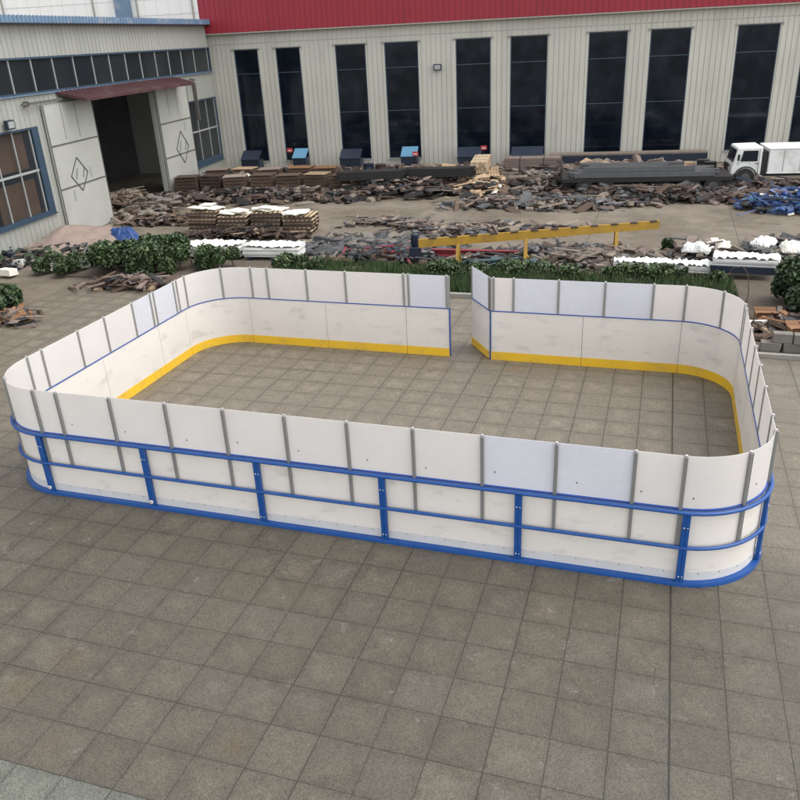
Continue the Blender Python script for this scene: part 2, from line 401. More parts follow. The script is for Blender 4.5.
# blue steel frame outside
def rail(name, off, z, r_, sq=False, z0=None, parent=rink):
    mb = MB()
    if sq: prof = [(off - r_, z - r_), (off + r_, z - r_), (off + r_, z + r_ * .7), (off + r_ * .7, z + r_), (off - r_, z + r_)]
    else: prof = [(off + r_ * math.cos(k_ * math.pi / 5), z + r_ * math.sin(k_ * math.pi / 5)) for k_ in range(10)]
    mb.sweep(frames(0, LEN), prof, sm=not sq); return mb.build(name, M_blue, parent)
rail('top_rail', .075, 1.150, .029); rail('middle_rail', .070, .612, .027)
mb = MB(); mb.sweep(frames(0, LEN), [(.016, .007), (.098, .007), (.098, .030), (.088, .066), (.016, .066)], sm=True); mb.build('bottom_rail', M_blue, rink)
def post_mb(p_, n_, w_=.048, both=True):
    mb = MB(); t_ = Vector((n_.y, -n_.x)); M = Matrix(((t_.x, n_.x, 0), (t_.y, n_.y, 0), (0, 0, 1)))
    c = Vector((p_.x, p_.y, 0)); n3 = Vector((n_.x, n_.y, 0)); t3 = Vector((t_.x, t_.y, 0))
    for sg in ((-1, 1) if both else (0,)):
        mb.cbox(c + n3 * .060 + t3 * sg * (w_ / 2 + .0012) + Vector((0, 0, .60)), (w_, .056, 1.07), M)
    for z in (.16, .93):
        cc = c + n3 * .0885 + Vector((0, 0, z)); mb.tube([cc + t3 * .02, cc + t3 * .02 + n3 * .009], .013, 8, 1); mb.tube([cc - t3 * .024, cc - t3 * .024 + n3 * .009], .010, 8, 1)
    return mb
for i, q in enumerate(SS):
    q2 = min(max(q, .06), LEN - .06)
    p_, n_ = at(q2)
    po = post_mb(p_, n_).build('frame_post', [M_blue, M_silver], rink, bevel=.004)
    if 9 <= i <= 12 and i in (11, 12):
        n3 = Vector((n_.x, n_.y, 0)); c = Vector((p_.x, p_.y, .15)) + n3 * .098
        mb = MB(); mb.tube([c, c + n3 * .012], .034, 16, 0); mb.tube([c + n3 * .0125, c + n3 * .018], .015, 8, 1); mb.build('round_cap', [M_board, M_silver], po)
# blue uprights closing both ends at the gate opening
for (x, nm) in ((GL - .004, 0), (GR + .004, 1)):
    mb = MB(); mb.cbox((x, Y1 + .02, .60), (.02, .075, 1.15)); mb.build('end_post', M_bluecap, rink)
    mb = MB(); mb.cbox((x, Y1 + .014, 1.56), (.022, .05, .74)); mb.build('end_channel', M_alu, rink)
# gate leaf standing open, hinged on the right of the opening
ga = Vector((GR - .035, Y1 + .03)); gb = Vector((.78, 8.92)); gd = (gb - ga).normalized(); gn = Vector((gd.y, -gd.x)); GLn = (gb - ga).length
gate = MB()
gM = Matrix(((gd.x, gn.x, 0), (gd.y, gn.y, 0), (0, 0, 1)))
def gpt(u, o, z): v_ = ga + gd * u + gn * o; return Vector((v_.x, v_.y, z))
def gbox(mb, u0, u1, o0, o1, z0, z1, mi=0): mb.cbox(gpt((u0 + u1) / 2, (o0 + o1) / 2, (z0 + z1) / 2), (u1 - u0, o1 - o0, z1 - z0), gM, mi)
gt = MB()
for (a, b_, c, d) in ((0, GLn, .03, .08), (0, GLn, .59, .63), (0, GLn, 1.12, 1.163), (0, .05, .08, 1.12), (GLn - .05, GLn, .08, 1.12)): gbox(gt, a, b_, .018, .062, c, d)
g_o = gt.build('gate', M_blue, rink)
# inner (rink) face of the leaf looks left towards the opening
mb = MB(); gbox(mb, 0, GLn, -.004, .012, .03, 1.163); mb.build('gate_board', M_board, g_o)
mb = MB(); gbox(mb, 0, GLn, -.018, -.006, .02, .205); mb.build('gate_kick_plate', M_yellow, g_o)
mb = MB(); gbox(mb, -.006, GLn + .006, -.012, .06, 1.166, 1.184); mb.build('gate_cap', M_bluecap, g_o)
mb = MB(); gbox(mb, .04, GLn - .04, .0, .008, 1.19, 1.95); mb.build('gate_shield', M_film, g_o)
mb = MB(); gbox(mb, .0, .045, -.014, .03, 1.187, 1.95); gbox(mb, GLn - .045, GLn, -.014, .03, 1.187, 1.95); mb.build('gate_channels', M_alu, g_o)
mb = MB()
for z in (.3, .95): mb.tube([gpt(-.02, .03, z - .05), gpt(-.02, .03, z + .05)], .014, 8)
mb.build('gate_hinges', M_silver, g_o)

# ------------------------------------------------------------------ the two factory buildings (local frame at their shared corner)
KX, KY, KR = -20.05, 34.42, R(7.3)
cK, sK = math.cos(KR), math.sin(KR)
def W(u, y, z=0): return (KX + u * cK - y * sK, KY + u * sK + y * cK, z)
def m_clad(name, col, pitch, axis, dark=(.25, .24, .21)):
    m = bpy.data.materials.new(name); t = NT(m); o = t.obj(); sp = t.n('SeparateXYZ'); t.put(o, sp.inputs[0])
    q = sp.outputs[axis]
    mp = t.n('Mapping'); t.put(o, mp.inputs[0]); mp.inputs['Scale'].default_value = (1, 1, .12)
    st = t.noise(mp.outputs[0], 3.0, 5, .65); n = t.noise(o, .5, 4)
    wn = t.n('TexWhiteNoise', noise_dimensions='1D'); t.put(t.m('FLOOR', t.m('DIVIDE', q, pitch * 3)), wn.inputs['W'])
    k = t.m('ADD', .92, t.m('MULTIPLY', wn.outputs[0], .10)); k = t.m('ADD', k, t.m('MULTIPLY', t.m('SUBTRACT', n, .5), .2))
    c = t.val(tuple(col), k)
    c = t.mix(t.m('MULTIPLY', t.ss(st, .50, .78), .40), c, tuple(dark))
    a = t.m('ABSOLUTE', t.m('SUBTRACT', t.m('FRACT', t.m('DIVIDE', q, pitch)), .5))
    ln = t.m('SUBTRACT', 1.0, t.ss(a, .03, .11))
    c = t.mix(t.m('MULTIPLY', ln, .42), c, tuple(dark))
    t.put(c, t.b.inputs['Base Color']); t.b.inputs['Roughness'].default_value = .55
    t.bump(ln, -.6, .02)
    return m
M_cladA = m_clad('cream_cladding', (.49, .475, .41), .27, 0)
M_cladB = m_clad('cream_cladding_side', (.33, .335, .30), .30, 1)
M_red = m_clad('red_cladding', (.27, .010, .024), .30, 0, dark=(.13, .010, .018))
M_whitecl = m_clad('pale_cladding', (.80, .79, .76), .9, 0, dark=(.66, .62, .60))
M_frame = mat('window_frame_navy', (.030, .055, .085), .45, var=.2, scale=2)
M_frameL = mat('muntin_grey', (.30, .31, .30), .5, var=.15, scale=2)
M_trim = mat('trim_grey', (.30, .29, .25), .5, var=.2, scale=2)
M_roofblue = mat('blue_roof_edge', (.12, .19, .28), .5, var=.2, scale=2, dirt=(.35, .36, .36), dirt_amt=.5)
M_navy = mat('navy_paint', (.012, .020, .038), .45, var=.3, scale=3)
def m_glass(name, col, rough=.12):
    m = bpy.data.materials.new(name); t = NT(m); o = t.obj()
    n = t.noise(o, .45, 4, .6); n2 = t.noise(o, 1.7, 3)
    c = t.mix(t.ss(n, .4, .65), tuple(col), (col[0] * 2.4 + .01, col[1] * 2.0 + .008, col[2] * 1.8 + .008))
    t.put(c, t.b.inputs['Base Color']); t.b.inputs['Roughness'].default_value = rough; t.b.inputs['Specular IOR Level'].default_value = .3
    t.bump(n2, .08, .02); return m
M_glass = m_glass('dark_window_glass', (.006, .010, .018))
M_glassP = m_glass('dusky_window_glass', (.010, .008, .015))
M_dark = mat('dark_interior', (.012, .014, .018), .9, var=.5, scale=1)

M_inh = mat('hall_inside', (.22, .24, .26), .9, var=.4, scale=.4)
M_inc = mat('hall_inside_pale', (.55, .58, .60), .7, var=.3)
M_inb = mat('hall_inside_goods', (.30, .20, .14), .8, var=.4)
def wall_boxes(mb, L0, L1, z0, z1, th, ops, ax, face, pitch=.27, rib=.018, ribw=.05, mi=0):
    """wall along axis ax; face = coordinate of outer face, th inward thickness (signed). ops: (a,b,z0,z1)"""
    xs = sorted({L0, L1} | {o_[0] for o_ in ops} | {o_[1] for o_ in ops})
    xs = [x for x in xs if L0 <= x <= L1]
    def bx(a, b, c, d, f0, f1):
        lo, hi = min(f0, f1), max(f0, f1)
        if ax == 'x': mb.box(a, b, lo, hi, c, d, mi)
        else: mb.box(lo, hi, a, b, c, d, mi)
    def spans(x):
        hs_ = sorted((o_[2], o_[3]) for o_ in ops if o_[0] <= x <= o_[1]); out = []; z = z0
        for (a, b) in hs_:
            if a > z: out.append((z, a))
            z = max(z, b)
        if z < z1: out.append((z, z1))
        return out
    for a, b in zip(xs[:-1], xs[1:]):
        for c, d in spans((a + b) / 2): bx(a, b, c, d, face, face + th)
    x = L0 + pitch
    sgn = -1 if th > 0 else 1
    while x < L1 - ribw:
        ok = spans(x); ok2 = spans(x + ribw)
        if ok == ok2:
            for c, d in ok: bx(x, x + ribw, c + .003, d - .003, face - .001 * (1 if th < 0 else -1), face + sgn * rib)
        x += pitch

def m_hall_glass():
    m = bpy.data.materials.new('hall_glass'); t = NT(m); o = t.obj(); t.b.inputs['Roughness'].default_value = .06; t.b.inputs['Specular IOR Level'].default_value = .45
    n = t.noise(o, .8, 4, .6); t.put(t.mix(t.ss(n, .4, .7), (.006, .010, .017), (.018, .024, .034)), t.b.inputs['Base Color'])
    tr = t.n('BsdfTransparent'); tr.inputs[0].default_value = (.55, .60, .68, 1); mx = t.n('MixShader'); t.put(t.m('ADD', .38, t.m('MULTIPLY', n, .35)), mx.inputs[0])
    t.t.links.new(tr.outputs[0], mx.inputs[1]); t.t.links.new(t.b.outputs[0], mx.inputs[2]); t.t.links.new(mx.outputs[0], t.out.inputs[0]); return m
M_hallglass = m_hall_glass()
# ---- hall with tall windows and red fascia
hall = thing('factory_hall', 'cream ribbed metal factory hall with tall dark windows under a deep red fascia', 'building', (KX, KY, 0), KR)
win = [(1.40, 2.80), (3.84, 5.24), (7.25, 8.95), (10.0, 11.85), (13.88, 15.75), (16.78, 18.72), (20.8, 22.75), (23.87, 25.85), (28.06, 30.05), (31.2, 33.2), (35.2, 37.2), (38.3, 40.3)]
WZ0, WZ1 = .55, 6.58
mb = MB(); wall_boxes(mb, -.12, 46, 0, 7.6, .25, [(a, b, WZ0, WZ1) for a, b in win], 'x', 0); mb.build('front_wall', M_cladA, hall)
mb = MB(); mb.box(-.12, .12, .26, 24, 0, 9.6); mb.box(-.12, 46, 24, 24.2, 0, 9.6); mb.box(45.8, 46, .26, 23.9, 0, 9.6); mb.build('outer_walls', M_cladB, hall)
mb = MB(); mb.box(.2, 45.7, 11.0, 11.1, 0.01, 9.4); mb.box(.2, 45.7, .26, 10.9, 7.7, 7.8); mb.build('interior_walls', M_inh, hall)
for x in (3.3, 9.5, 16.2, 22.9, 29.6, 34.3): mb = MB(); mb.box(x, x + .3, 2.2, 2.5, .01, 7.6); mb.build('column', M_inc, hall)
mb = MB(); mb.box(.3, 45.6, 1.9, 2.15, 5.2, 5.65); mb.build('crane_beam', M_inc, hall)
r_ = random.Random(77)
for i in range(16): x = 1.2 + i * 2.1; h_ = r_.uniform(.9, 2.6); mb = MB(); mb.box(x, x + r_.uniform(.7, 1.7), 1.3, 2.0 + r_.random(), .01, h_); mb.box(x + .1, x + .5, 1.25, 1.29, h_ * .3, h_ * .7); mb.build('stored_goods', (M_inc, M_inh, M_inb)[i % 3], hall)
mb = MB(); mb.box(-.2, 46.2, -.34, .0, 7.46, 10.9); x = -.2
while x < 46:
    mb.box(x, x + .05, -.365, -.338, 7.47, 10.88); x += .30
mb.build('red_fascia', M_red, hall)
mb = MB(); mb.box(-.22, 46.22, -.375, .02, 7.40, 7.455); mb.build('fascia_flashing', M_trim, hall)
mb = MB(); mb.box(-.2, 46.2, .01, 24.3, 10.5, 10.7); mb.build('roof', M_trim, hall)
mb = MB(); mb.box(-.02, 46, -.012, -.002, 6.86, 6.90)
mb.build('wall_seam', M_trim, hall)
for i, (a, b) in enumerate(win):
    f = MB(); t_ = .05
    f.box(a, b, .03, .12, WZ0, WZ0 + t_); f.box(a, b, .03, .12, WZ1 - t_, WZ1)
    f.box(a, a + t_, .032, .118, WZ0 + t_, WZ1 - t_); f.box(b - t_, b, .032, .118, WZ0 + t_, WZ1 - t_)
    f.box(a + t_, b - t_, .05, .10, 5.3, 5.335); f.box(a + t_, b - t_, .05, .10, 3.1, 3.135)
    fo = f.build('window', M_frame, hall)
    f = MB(); f.box(a + t_, b - t_, .07, .08, WZ0 + t_, WZ1 - t_); f.build('pane', M_hallglass, fo)
    f = MB(); f.box(a - .12, b + .12, -.07, -.021, WZ1 + .01, WZ1 + .05); f.box(a - .12, a - .08, -.06, -.0205, WZ1 - .08, WZ1 + .009); f.box(b + .08, b + .12, -.06, -.0205, WZ1 - .08, WZ1 + .009); f.build('lintel', M_trim, fo)
    f = MB(); f.box(a - .05, b + .05, -.06, -.0205, WZ0 - .05, WZ0 - .002); f.build('sill', M_trim, fo)

# ---- side workshop with band of windows and sliding doors
shop = thing('workshop_building', 'low cream workshop with a band of small panes, blue roof edge and open sliding doorway', 'building', (KX, KY, 0), KR)
LB = -34.0
ops = [(-26.0, -.12, 5.55, 6.80), (-13.5, -7.75, 0, 5.15), (-24.5, -17.45, 1.22, 4.42), (-3.9, -.12, .82, 4.22)]
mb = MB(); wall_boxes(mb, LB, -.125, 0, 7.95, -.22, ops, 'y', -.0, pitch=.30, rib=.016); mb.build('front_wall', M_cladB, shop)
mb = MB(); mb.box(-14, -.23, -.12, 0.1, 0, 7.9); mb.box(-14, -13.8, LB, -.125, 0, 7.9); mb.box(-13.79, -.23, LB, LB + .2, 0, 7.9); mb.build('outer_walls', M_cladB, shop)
mb = MB(); mb.hexa([(-14.2, LB - .2, 8.45), (.0, LB - .2, 7.98), (.0, -.0, 7.98), (-14.2, -.0, 8.45), (-14.2, LB - .2, 8.55), (.0, LB - .2, 8.1), (.0, -.0, 8.1), (-14.2, -.0, 8.55)])
rf = mb.build('roof', M_roofblue, shop)
mb = MB(); mb.box(.005, .34, LB - .2, .25, 7.93, 8.17); y = LB
while y < 0:
    mb.box(.342, .36, y, y + .09, 7.95, 8.19); y += .24
mb.build('gutter', M_roofblue, rf)
mb = MB(); mb.box(-.01, .345, LB - .2, .25, 7.90, 7.928); mb.build('gutter_underside', M_navy, rf)
def side_window(y0, y1, z0, z1, mun, zbar=None, jamb=(.06, .06), sill=.12):
    f = MB(); f.box(-.12, .02, y0, y1, z0, z0 + sill); f.box(-.12, .02, y0, y1, z1 - .07, z1); f.box(-.12, .018, y0, y0 + jamb[0], z0 + sill, z1 - .07); f.box(-.12, .018, y1 - jamb[1], y1, z0 + sill, z1 - .07)
    fo = f.build('window', M_frame, shop)
    for m_ in mun: f = MB(); f.box(-.09, -.03, m_ - .025, m_ + .025, z0 + sill, z1 - .07); f.build('muntin', M_frameL, fo)
    if zbar: f = MB(); f.box(-.10, -.028, y0 + jamb[0], y1 - jamb[1], zbar - .04, zbar + .04); f.build('transom', M_frameL, fo)
    f = MB(); f.box(-.07, -.06, y0 + jamb[0], y1 - jamb[1], z0 + sill, z1 - .07); f.build('pane', M_glassT, fo)
    f = MB(); f.box(.0, .10, y0, y1, z0 - .04, z0 - .003); f.build('sill', M_roofblue if z1 > 5 else M_frame, fo)
def m_thin_glass():
    m = bpy.data.materials.new('thin_glass'); t = NT(m); t.b.inputs['Base Color'].default_value = (.05, .06, .07, 1); t.b.inputs['Roughness'].default_value = .1
    tr = t.n('BsdfTransparent'); tr.inputs[0].default_value = (.85, .85, .85, 1); mx = t.n('MixShader'); mx.inputs[0].default_value = .22
    t.t.links.new(tr.outputs[0], mx.inputs[1]); t.t.links.new(t.b.outputs[0], mx.inputs[2]); t.t.links.new(mx.outputs[0], t.out.inputs[0]); return m
M_glassT = m_thin_glass()
mun = [-.37, -2.2, -3.78, -5.3, -6.76, -8.3, -9.74, -11.17, -12.57, -14.03, -15.5, -16.9, -18.25, -19.6, -21.0, -22.4, -23.8, -25.1]
side_window(-26.0, -.12, 5.55, 6.80, mun, sill=.06)
side_window(-3.9, -.12, .82, 4.22, [-.3, -1.5, -2.85], 2.62, (.06, .12), .3)
side_window(-24.5, -17.45, 1.22, 4.42, [-17.95, -19.0, -20.1, -21.3, -22.5, -23.6], 2.88, (.06, .40), .12)
M_ply = mat('brown_board', (.26, .15, .08), .7, var=.35, scale=1.2)
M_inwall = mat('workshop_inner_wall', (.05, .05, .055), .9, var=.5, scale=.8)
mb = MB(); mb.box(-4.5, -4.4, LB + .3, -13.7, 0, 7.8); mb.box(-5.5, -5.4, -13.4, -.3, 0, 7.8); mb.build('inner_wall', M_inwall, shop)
for (y0, y1, z0, z1) in ((-22.2, -20.2, 3.0, 4.5), (-20.1, -18.2, 3.0, 4.5), (-20.4, -18.1, 1.0, 2.6), (-23.3, -20.8, .9, 1.9)):
    mb = MB(); mb.box(-.24, -.19, y0, y1, z0, z1); mb.build('window_board', M_ply, shop)
# door leaves
M_door = mat('pale_door_panel', (.38, .385, .35), .5, var=.14, scale=.9, dirt=(.30, .30, .27), dirt_amt=.35)
M_line = mat('dark_line_paint', (.045, .04, .035), .7, var=.2)
def leaf(y0, y1, zs, dc, h):
    mb = MB(); mb.box(.06, .12, y0, y1, .02, 5.12); L = mb.build('sliding_door', M_door, shop)
    mb = MB()
    for z in zs: mb.box(.121, .135, y0 + .01, y1 - .01, z - .03, z + .03)
    mb.box(.121, .133, y0, y0 + .06, .03, 5.1); mb.box(.121, .133, y1 - .05, y1, .03, 5.1)
    for q in (.33, .62): yy = y0 + (y1 - y0) * q; mb.box(.121, .127, yy - .012, yy + .012, 3.75, 5.1)
    mb.build('door_rails', M_trimdk, L)
    mb = MB(); cy, cz, a, b = dc
    P = [(cy, cz + b), (cy + a, cz), (cy, cz - b), (cy - a, cz)]
    for i_ in range(4):
        p0, p1 = P[i_], P[(i_ + 1) % 4]; mb.beam((.13, p0[0], p0[1]), (.13, p1[0], p1[1]), .05, .012)
    for q in (-.5, .35): mb.beam((.131, cy + q * a, cz - .25 * b), (.131, cy + (q + .35) * a, cz + .35 * b), .03, .010)
    mb.build('diamond_mark', M_line, L)
    mb = MB()
    for (yy, zz) in h: mb.box(.121, .14, yy, yy + .14, zz, zz + .42)
    mb.build('handle', M_frameL, L)
M_trimdk = mat('door_rail_dark', (.10, .095, .085), .6, var=.2)
leaf(-17.05, -13.52, (1.95, 3.6), (-15.5, 2.35, .62, .66), [(-14.7, 2.1), (-16.2, 1.4)])
leaf(-7.70, -4.08, (1.82, 3.45), (-5.6, 2.13, .72, .80), [(-5.0, 2.9)])
mb = MB(); mb.beam((.17, -18.3, 5.24), (.17, -2.9, 5.24), .06, .08); mb.box(.02, .2, -18.0, -17.9, 5.15, 5.33); mb.box(.02, .2, -3.3, -3.2, 5.12, 5.33); mb.box(.02, .2, -3.1, -3.0, 3.2, 5.12); mb.build('door_track', M_trimdk, shop)
M_canopy = mat('dark_red_canopy', (.062, .022, .024), .6, var=.3, scale=2, dirt=(.12, .08, .07))
mb = MB(); mb.hexa([(.02, -15.8, 5.42), (1.15, -15.6, 5.12), (1.15, -5.3, 5.12), (.02, -5.1, 5.42), (.02, -15.8, 5.54), (1.15, -15.6, 5.24), (1.15, -5.3, 5.24), (.02, -5.1, 5.54)])
y = -15.5
while y < -5.4:
    mb.beam((.03, y, 5.55), (1.13, y, 5.25), .05, .03); y += .3
mb.build('canopy', M_canopy, shop)

# pale building behind
pb = thing('pale_building', 'tall white clad building rising behind the blue roof edge of the workshop', 'building', (KX, KY, 0), KR)
mb = MB(); mb.box(-60, -1.5, 12, 30, 0, 17); mb.build('wall', M_whitecl, pb)
for x in (-13.35, -10.0, -5.85, -20.5, -28):
    mb = MB(); mb.box(x - .05, x + .05, 11.9, 11.99, 0, 17); mb.build('downpipe', M_trim, pb)
mb = MB()
for z in range(6, 17):
    mb.box(-60, -1.5, 11.985, 11.998, z - .02, z + .02)
mb.build('cladding_joint', mat('pale_joint', (.60, .56, .56), .6), pb)
mb = MB(); mb.box(-11.6, -10.45, 11.7, 11.98, 7.6, 12.5); mb.build('blue_door', M_roofblue, pb)

# wall lamps
def wall_lamp(loc, rz, label):
    t = thing('wall_lamp', label, 'lamp', loc, rz)
    mb = MB(); mb.box(-.05, .05, -.10, .0, -.04, .04); mb.build('bracket', M_navy, t)
    mb = MB(); mb.box(-.22, .22, -.24, -.10, -.16, .16); mb.build('lamp_housing', M_navy, t, bevel=.02)
    mb = MB(); mb.box(-.16, .16, -.25, -.242, -.11, .11); mb.build('lens', M_frameL, t)
wall_lamp(W(12.91, -.02, 5.25), KR, 'small dark square floodlight on the cream hall wall between tall windows')
wall_lamp(W(.02, -19.3, 4.65), KR + H2, 'small dark floodlight on the workshop wall above the brown boarded window')

# ------------------------------------------------------------------ vegetation
M_leafd = mat('leaf_dark', (.020, .038, .014), .6, var=.5, scale=6)
M_leafm = mat('leaf_mid', (.045, .085, .025), .6, var=.5, scale=6)
M_leafl = mat('leaf_light', (.095, .13, .05), .6, var=.4, scale=6)
M_stem = mat('woody_stem', (.10, .07, .045), .85, var=.3)
def hedge(label, loc, rz, sx, sy, h, n, seed, w=(5, 4, 1), ls=.10, lr=(.3, .55)):
    r = random.Random(seed); t = thing('hedge', label, 'hedge', loc, rz)
    lumps = [(r.uniform(-sx / 2, sx / 2), r.uniform(-sy / 2, sy / 2), r.uniform(.25, 1.05) * h, r.uniform(*lr)) for _ in range(int(sx * sy * 3) + 3)]
    mb = MB()
    for i in range(n):
        l = r.choice(lumps); th = r.uniform(0, 6.28); ph = math.acos(r.uniform(-.6, 1)); rr = l[3] * r.uniform(.75, 1.08)
        x = l[0] + rr * math.sin(ph) * math.cos(th); y = l[1] + rr * math.sin(ph) * math.sin(th); z = l[2] * .75 + rr * math.cos(ph)
        if z < .05: z = r.uniform(.05, .4)
        z = min(z, h * r.uniform(.9, 1.25))
        M = Matrix.Rotation(r.uniform(0, 6.28), 3, 'Z') @ Matrix.Rotation(r.uniform(-1.1, 1.1), 3, 'X') @ Matrix.Rotation(r.uniform(-.8, .8), 3, 'Y')
        q = ls * r.uniform(.7, 1.5); mb.quad((x, y, z), q, q * 1.6, M, r.choices((0, 1, 2), w)[0])
    mb.build('foliage', [M_leafd, M_leafm, M_leafl], t)
    for i in range(max(4, int(sx * 3))):
        x = -sx / 2 + sx * (i + .5) / max(4, int(sx * 3)); y = r.uniform(-sy / 4, sy / 4)
        mb = MB(); mb.tube([(x, y, 0), (x + r.uniform(-.1, .1), y + r.uniform(-.1, .1), h * .45), (x + r.uniform(-.25, .25), y + r.uniform(-.2, .2), h * .85)], [.03, .022, .008], 6)
        mb.tube([(x, y, h * .2), (x + r.uniform(-.3, .3), y + r.uniform(-.3, .3), h * .7)], [.018, .006], 5); mb.build('stem', M_stem, t)
hedge('long dark green clipped hedge beyond the far left corner of the rink', (-12.0, 13.7, .04), R(10), 3.6, 1.5, .95, 26000, 3, w=(6, 5, 2.5), ls=.075, lr=(.2, .5))
hedge('square dark green shrub hedge beyond the far right corner of the rink', (9.4, 13.2, .04), 0, 2.6, 1.7, 1.15, 20000, 4, w=(8, 3, 1), ls=.075, lr=(.25, .5))
hedge('small round green bush at the left edge of the yard beside orange crates', (-13.9, 8.9, 0), R(20), 1.5, 1.3, .6, 4000, 5, w=(4, 4, 1))
hedge('narrow upright green shrub standing alone in the yard', (5.2, 17.7, 0), 0, .12, .12, .6, 700, 8, w=(5, 3, 0), lr=(.12, .2))
for lb, x, y, sx, sy, h, n, sd in (
    ('loose leafy weed bush growing at the right end of the long left hedge', -9.4, 14.2, 1.9, .9, .8, 4200, 61),
    ('loose weed bush right of the left white sheets, behind the far rink wall', -6.2, 14.4, 1.6, .6, .42, 2600, 62),
    ('sparse weed bush seen through the gate opening, left one', -.9, 14.4, 1.6, .7, .38, 3000, 63),
    ('sparse weed bush behind the open gate leaf', 1.7, 14.8, 2.4, .6, .34, 3200, 64),
    ('low sparse weed bush behind the right half of the far rink wall', 5.0, 15.0, 3.8, .6, .30, 4200, 65),
    ('low sparse weed bush left of the long hedge, against the black scrap', -14.6, 12.9, 1.4, .9, .6, 3000, 66)):
    hedge(lb, (x, y, .05), R(sd), sx if sd != 62 else sx, sy, h, n, sd, w=(4, 5, 2.5), ls=.065, lr=(.16, .40)); bpy.data.objects[[o.name for o in bpy.data.objects if o.get('label') == lb][0]].rotation_euler = (0, 0, R(4)); q_ = [o for o in bpy.data.objects if o.get('label') == lb][0]; q_.name = 'weed_bush'; q_['category'] = 'bush'
# grass in the beds
def blades(name, boxes, n, seed, hh, mats, label):
    r = random.Random(seed); mb = MB()
    for i in range(n):
        x0, x1, y0, y1 = r.choice(boxes); x = r.uniform(x0, x1); y = r.uniform(y0, y1)
        if math.sin(x * 2.1 + seed) * math.sin(y * 3.3) < -.55: continue
        h = hh * r.uniform(.4, 1.2); a = r.uniform(0, 6.28); b = len(mb.v); dx, dy = math.cos(a) * .018, math.sin(a) * .018; lx, ly = r.uniform(-.08, .08), r.uniform(-.08, .08)
        mb.v += [(x - dx, y - dy, .05), (x + dx, y + dy, .05), (x + lx, y + ly, .05 + h)]; mb.face([b, b + 1, b + 2], r.choices((0, 1, 2), (2, 5, 2))[0])
    return tag(mb.build(name, mats), label, 'grass', kind='stuff')
blades('grass', [(-7, -3, 13.5, 15.2), (-3, 2, 12.7, 15.2), (-1.2, 1.6, 12.7, 14.8), (1.5, 7, 12.8, 15.2)], 30000, 11, .26, [M_leafd, M_leafm, M_leafl], 'rough green grass and weeds in the planting bed behind the rink')
# bare drooping stem near the hedge
t = thing('dry_stalk', 'thin bare drooping stalk arching over the bed by the right hedge', 'plant', (7.15, 12.5, .05))
mb = MB(); mb.tube([(0, 0, 0), (.02, 0, .5), (-.05, 0, .95), (-.2, 0, 1.15), (-.42, 0, 1.1), (-.55, 0, .85)], [.016, .014, .012, .01, .008, .006], 6); mb.build('stalk', M_stem, t)

# ------------------------------------------------------------------ yard goods
M_wood = mat('raw_timber', (.38, .29, .19), .75, var=.3, scale=4, rand=.25)
M_woodd = mat('old_timber', (.075, .047, .031), .8, var=.4, scale=4, rand=.35)
M_woodm = mat('grey_timber', (.19, .155, .12), .8, var=.35, scale=4, rand=.25)
M_rust = mat('rusty_steel', (.038, .023, .018), .7, metal=.2, var=.5, scale=5, rand=.3)
M_black = mat('black_steel', (.014, .013, .013), .5, var=.4, scale=5, rand=.3)
M_steel = mat('grey_steel', (.085, .088, .09), .5, metal=.3, var=.3, scale=3, rand=.25)
M_cream = mat('cream_sheet', (.74, .71, .62), .6, var=.15, scale=4, rand=.1)
M_whitep = mat('white_sheet', (.70, .70, .67), .5, var=.12, scale=2, dirt=(.42, .40, .36), dirt_amt=.5)
M_pink = mat('pinkish_dust', (.165, .125, .105), .9, var=.25, scale=3, rand=.2)
M_tan = mat('tan_board', (.32, .225, .14), .75, var=.3, scale=4, rand=.25)
M_yel = mat('yellow_paint', (.33, .19, .018), .5, var=.25, scale=4, dirt=(.14, .09, .03))
M_redp = mat('red_paint', (.22, .022, .03), .55, var=.3, scale=4, dirt=(.08, .02, .02))
M_lblue = mat('light_blue_paint', (.11, .25, .38), .4, var=.1, scale=3)
M_tarpb = mat('blue_tarp', (.02, .06, .20), .6, var=.4, scale=6)
M_frbl = mat('bluish_frame_paint', (.06, .095, .20), .5, var=.4, scale=5, rand=.3)
M_orange = mat('orange_brown_carton', (.20, .10, .045), .8, var=.3, scale=5, rand=.3)
M_brick = mat('grey_block', (.17, .155, .135), .9, var=.25, scale=6, rand=.2, bump=.4)
ORD = ['first', 'second', 'third', 'fourth', 'fifth', 'sixth', 'seventh', 'eighth', 'ninth', 'tenth', 'eleventh', 'twelfth', 'thirteenth', 'fourteenth', 'fifteenth', 'sixteenth']

def put(o, loc, rz): o.location = loc; o.rotation_euler = (0, 0, rz)
# pallets in stacks
def make_pallet():
    t = thing('wooden_pallet', 'x', 'pallet'); mb = MB()
    for i in range(7): mb.box(-.6 + i * .183, -.6 + i * .183 + .10, -.5, .5, .122, .144)
    mb.build('deck_boards', M_wood, t); mb = MB()
    for y in (-.5, -.05, .4): mb.box(-.6, .6, y, y + .1, .022, .12)
    mb.build('stringers', M_woodd, t); mb = MB()
    for y in (-.5, -.05, .4): mb.box(-.6, .6, y, y + .1, 0, .020)
    mb.build('bottom_boards', M_woodm, t); return t
pal0 = make_pallet(); used = [False]
def use(proto, flag):
    if not flag[0]: flag[0] = True; return proto
    return copy_tree(proto)
stacks = [('leftmost', -12.6, 19.6, 6), ('second', -11.25, 19.5, 5), ('third', -9.9, 19.7, 6), ('rightmost', -8.6, 19.8, 5)]
for nm, x, y, n in stacks:
    for i in range(n):
        o = use(pal0, used); put(o, (x + rng.uniform(-.06, .06), y + rng.uniform(-.06, .06), i * .146), R(7 + rng.uniform(-5, 5)))
        lv = 'topmost' if i == n - 1 else ORD[i] + ' from the ground'
        o['label'] = f'wooden pallet, {lv} in the {nm} of four pallet stacks left of centre'; o['group'] = 'wooden pallets stacked in the yard'
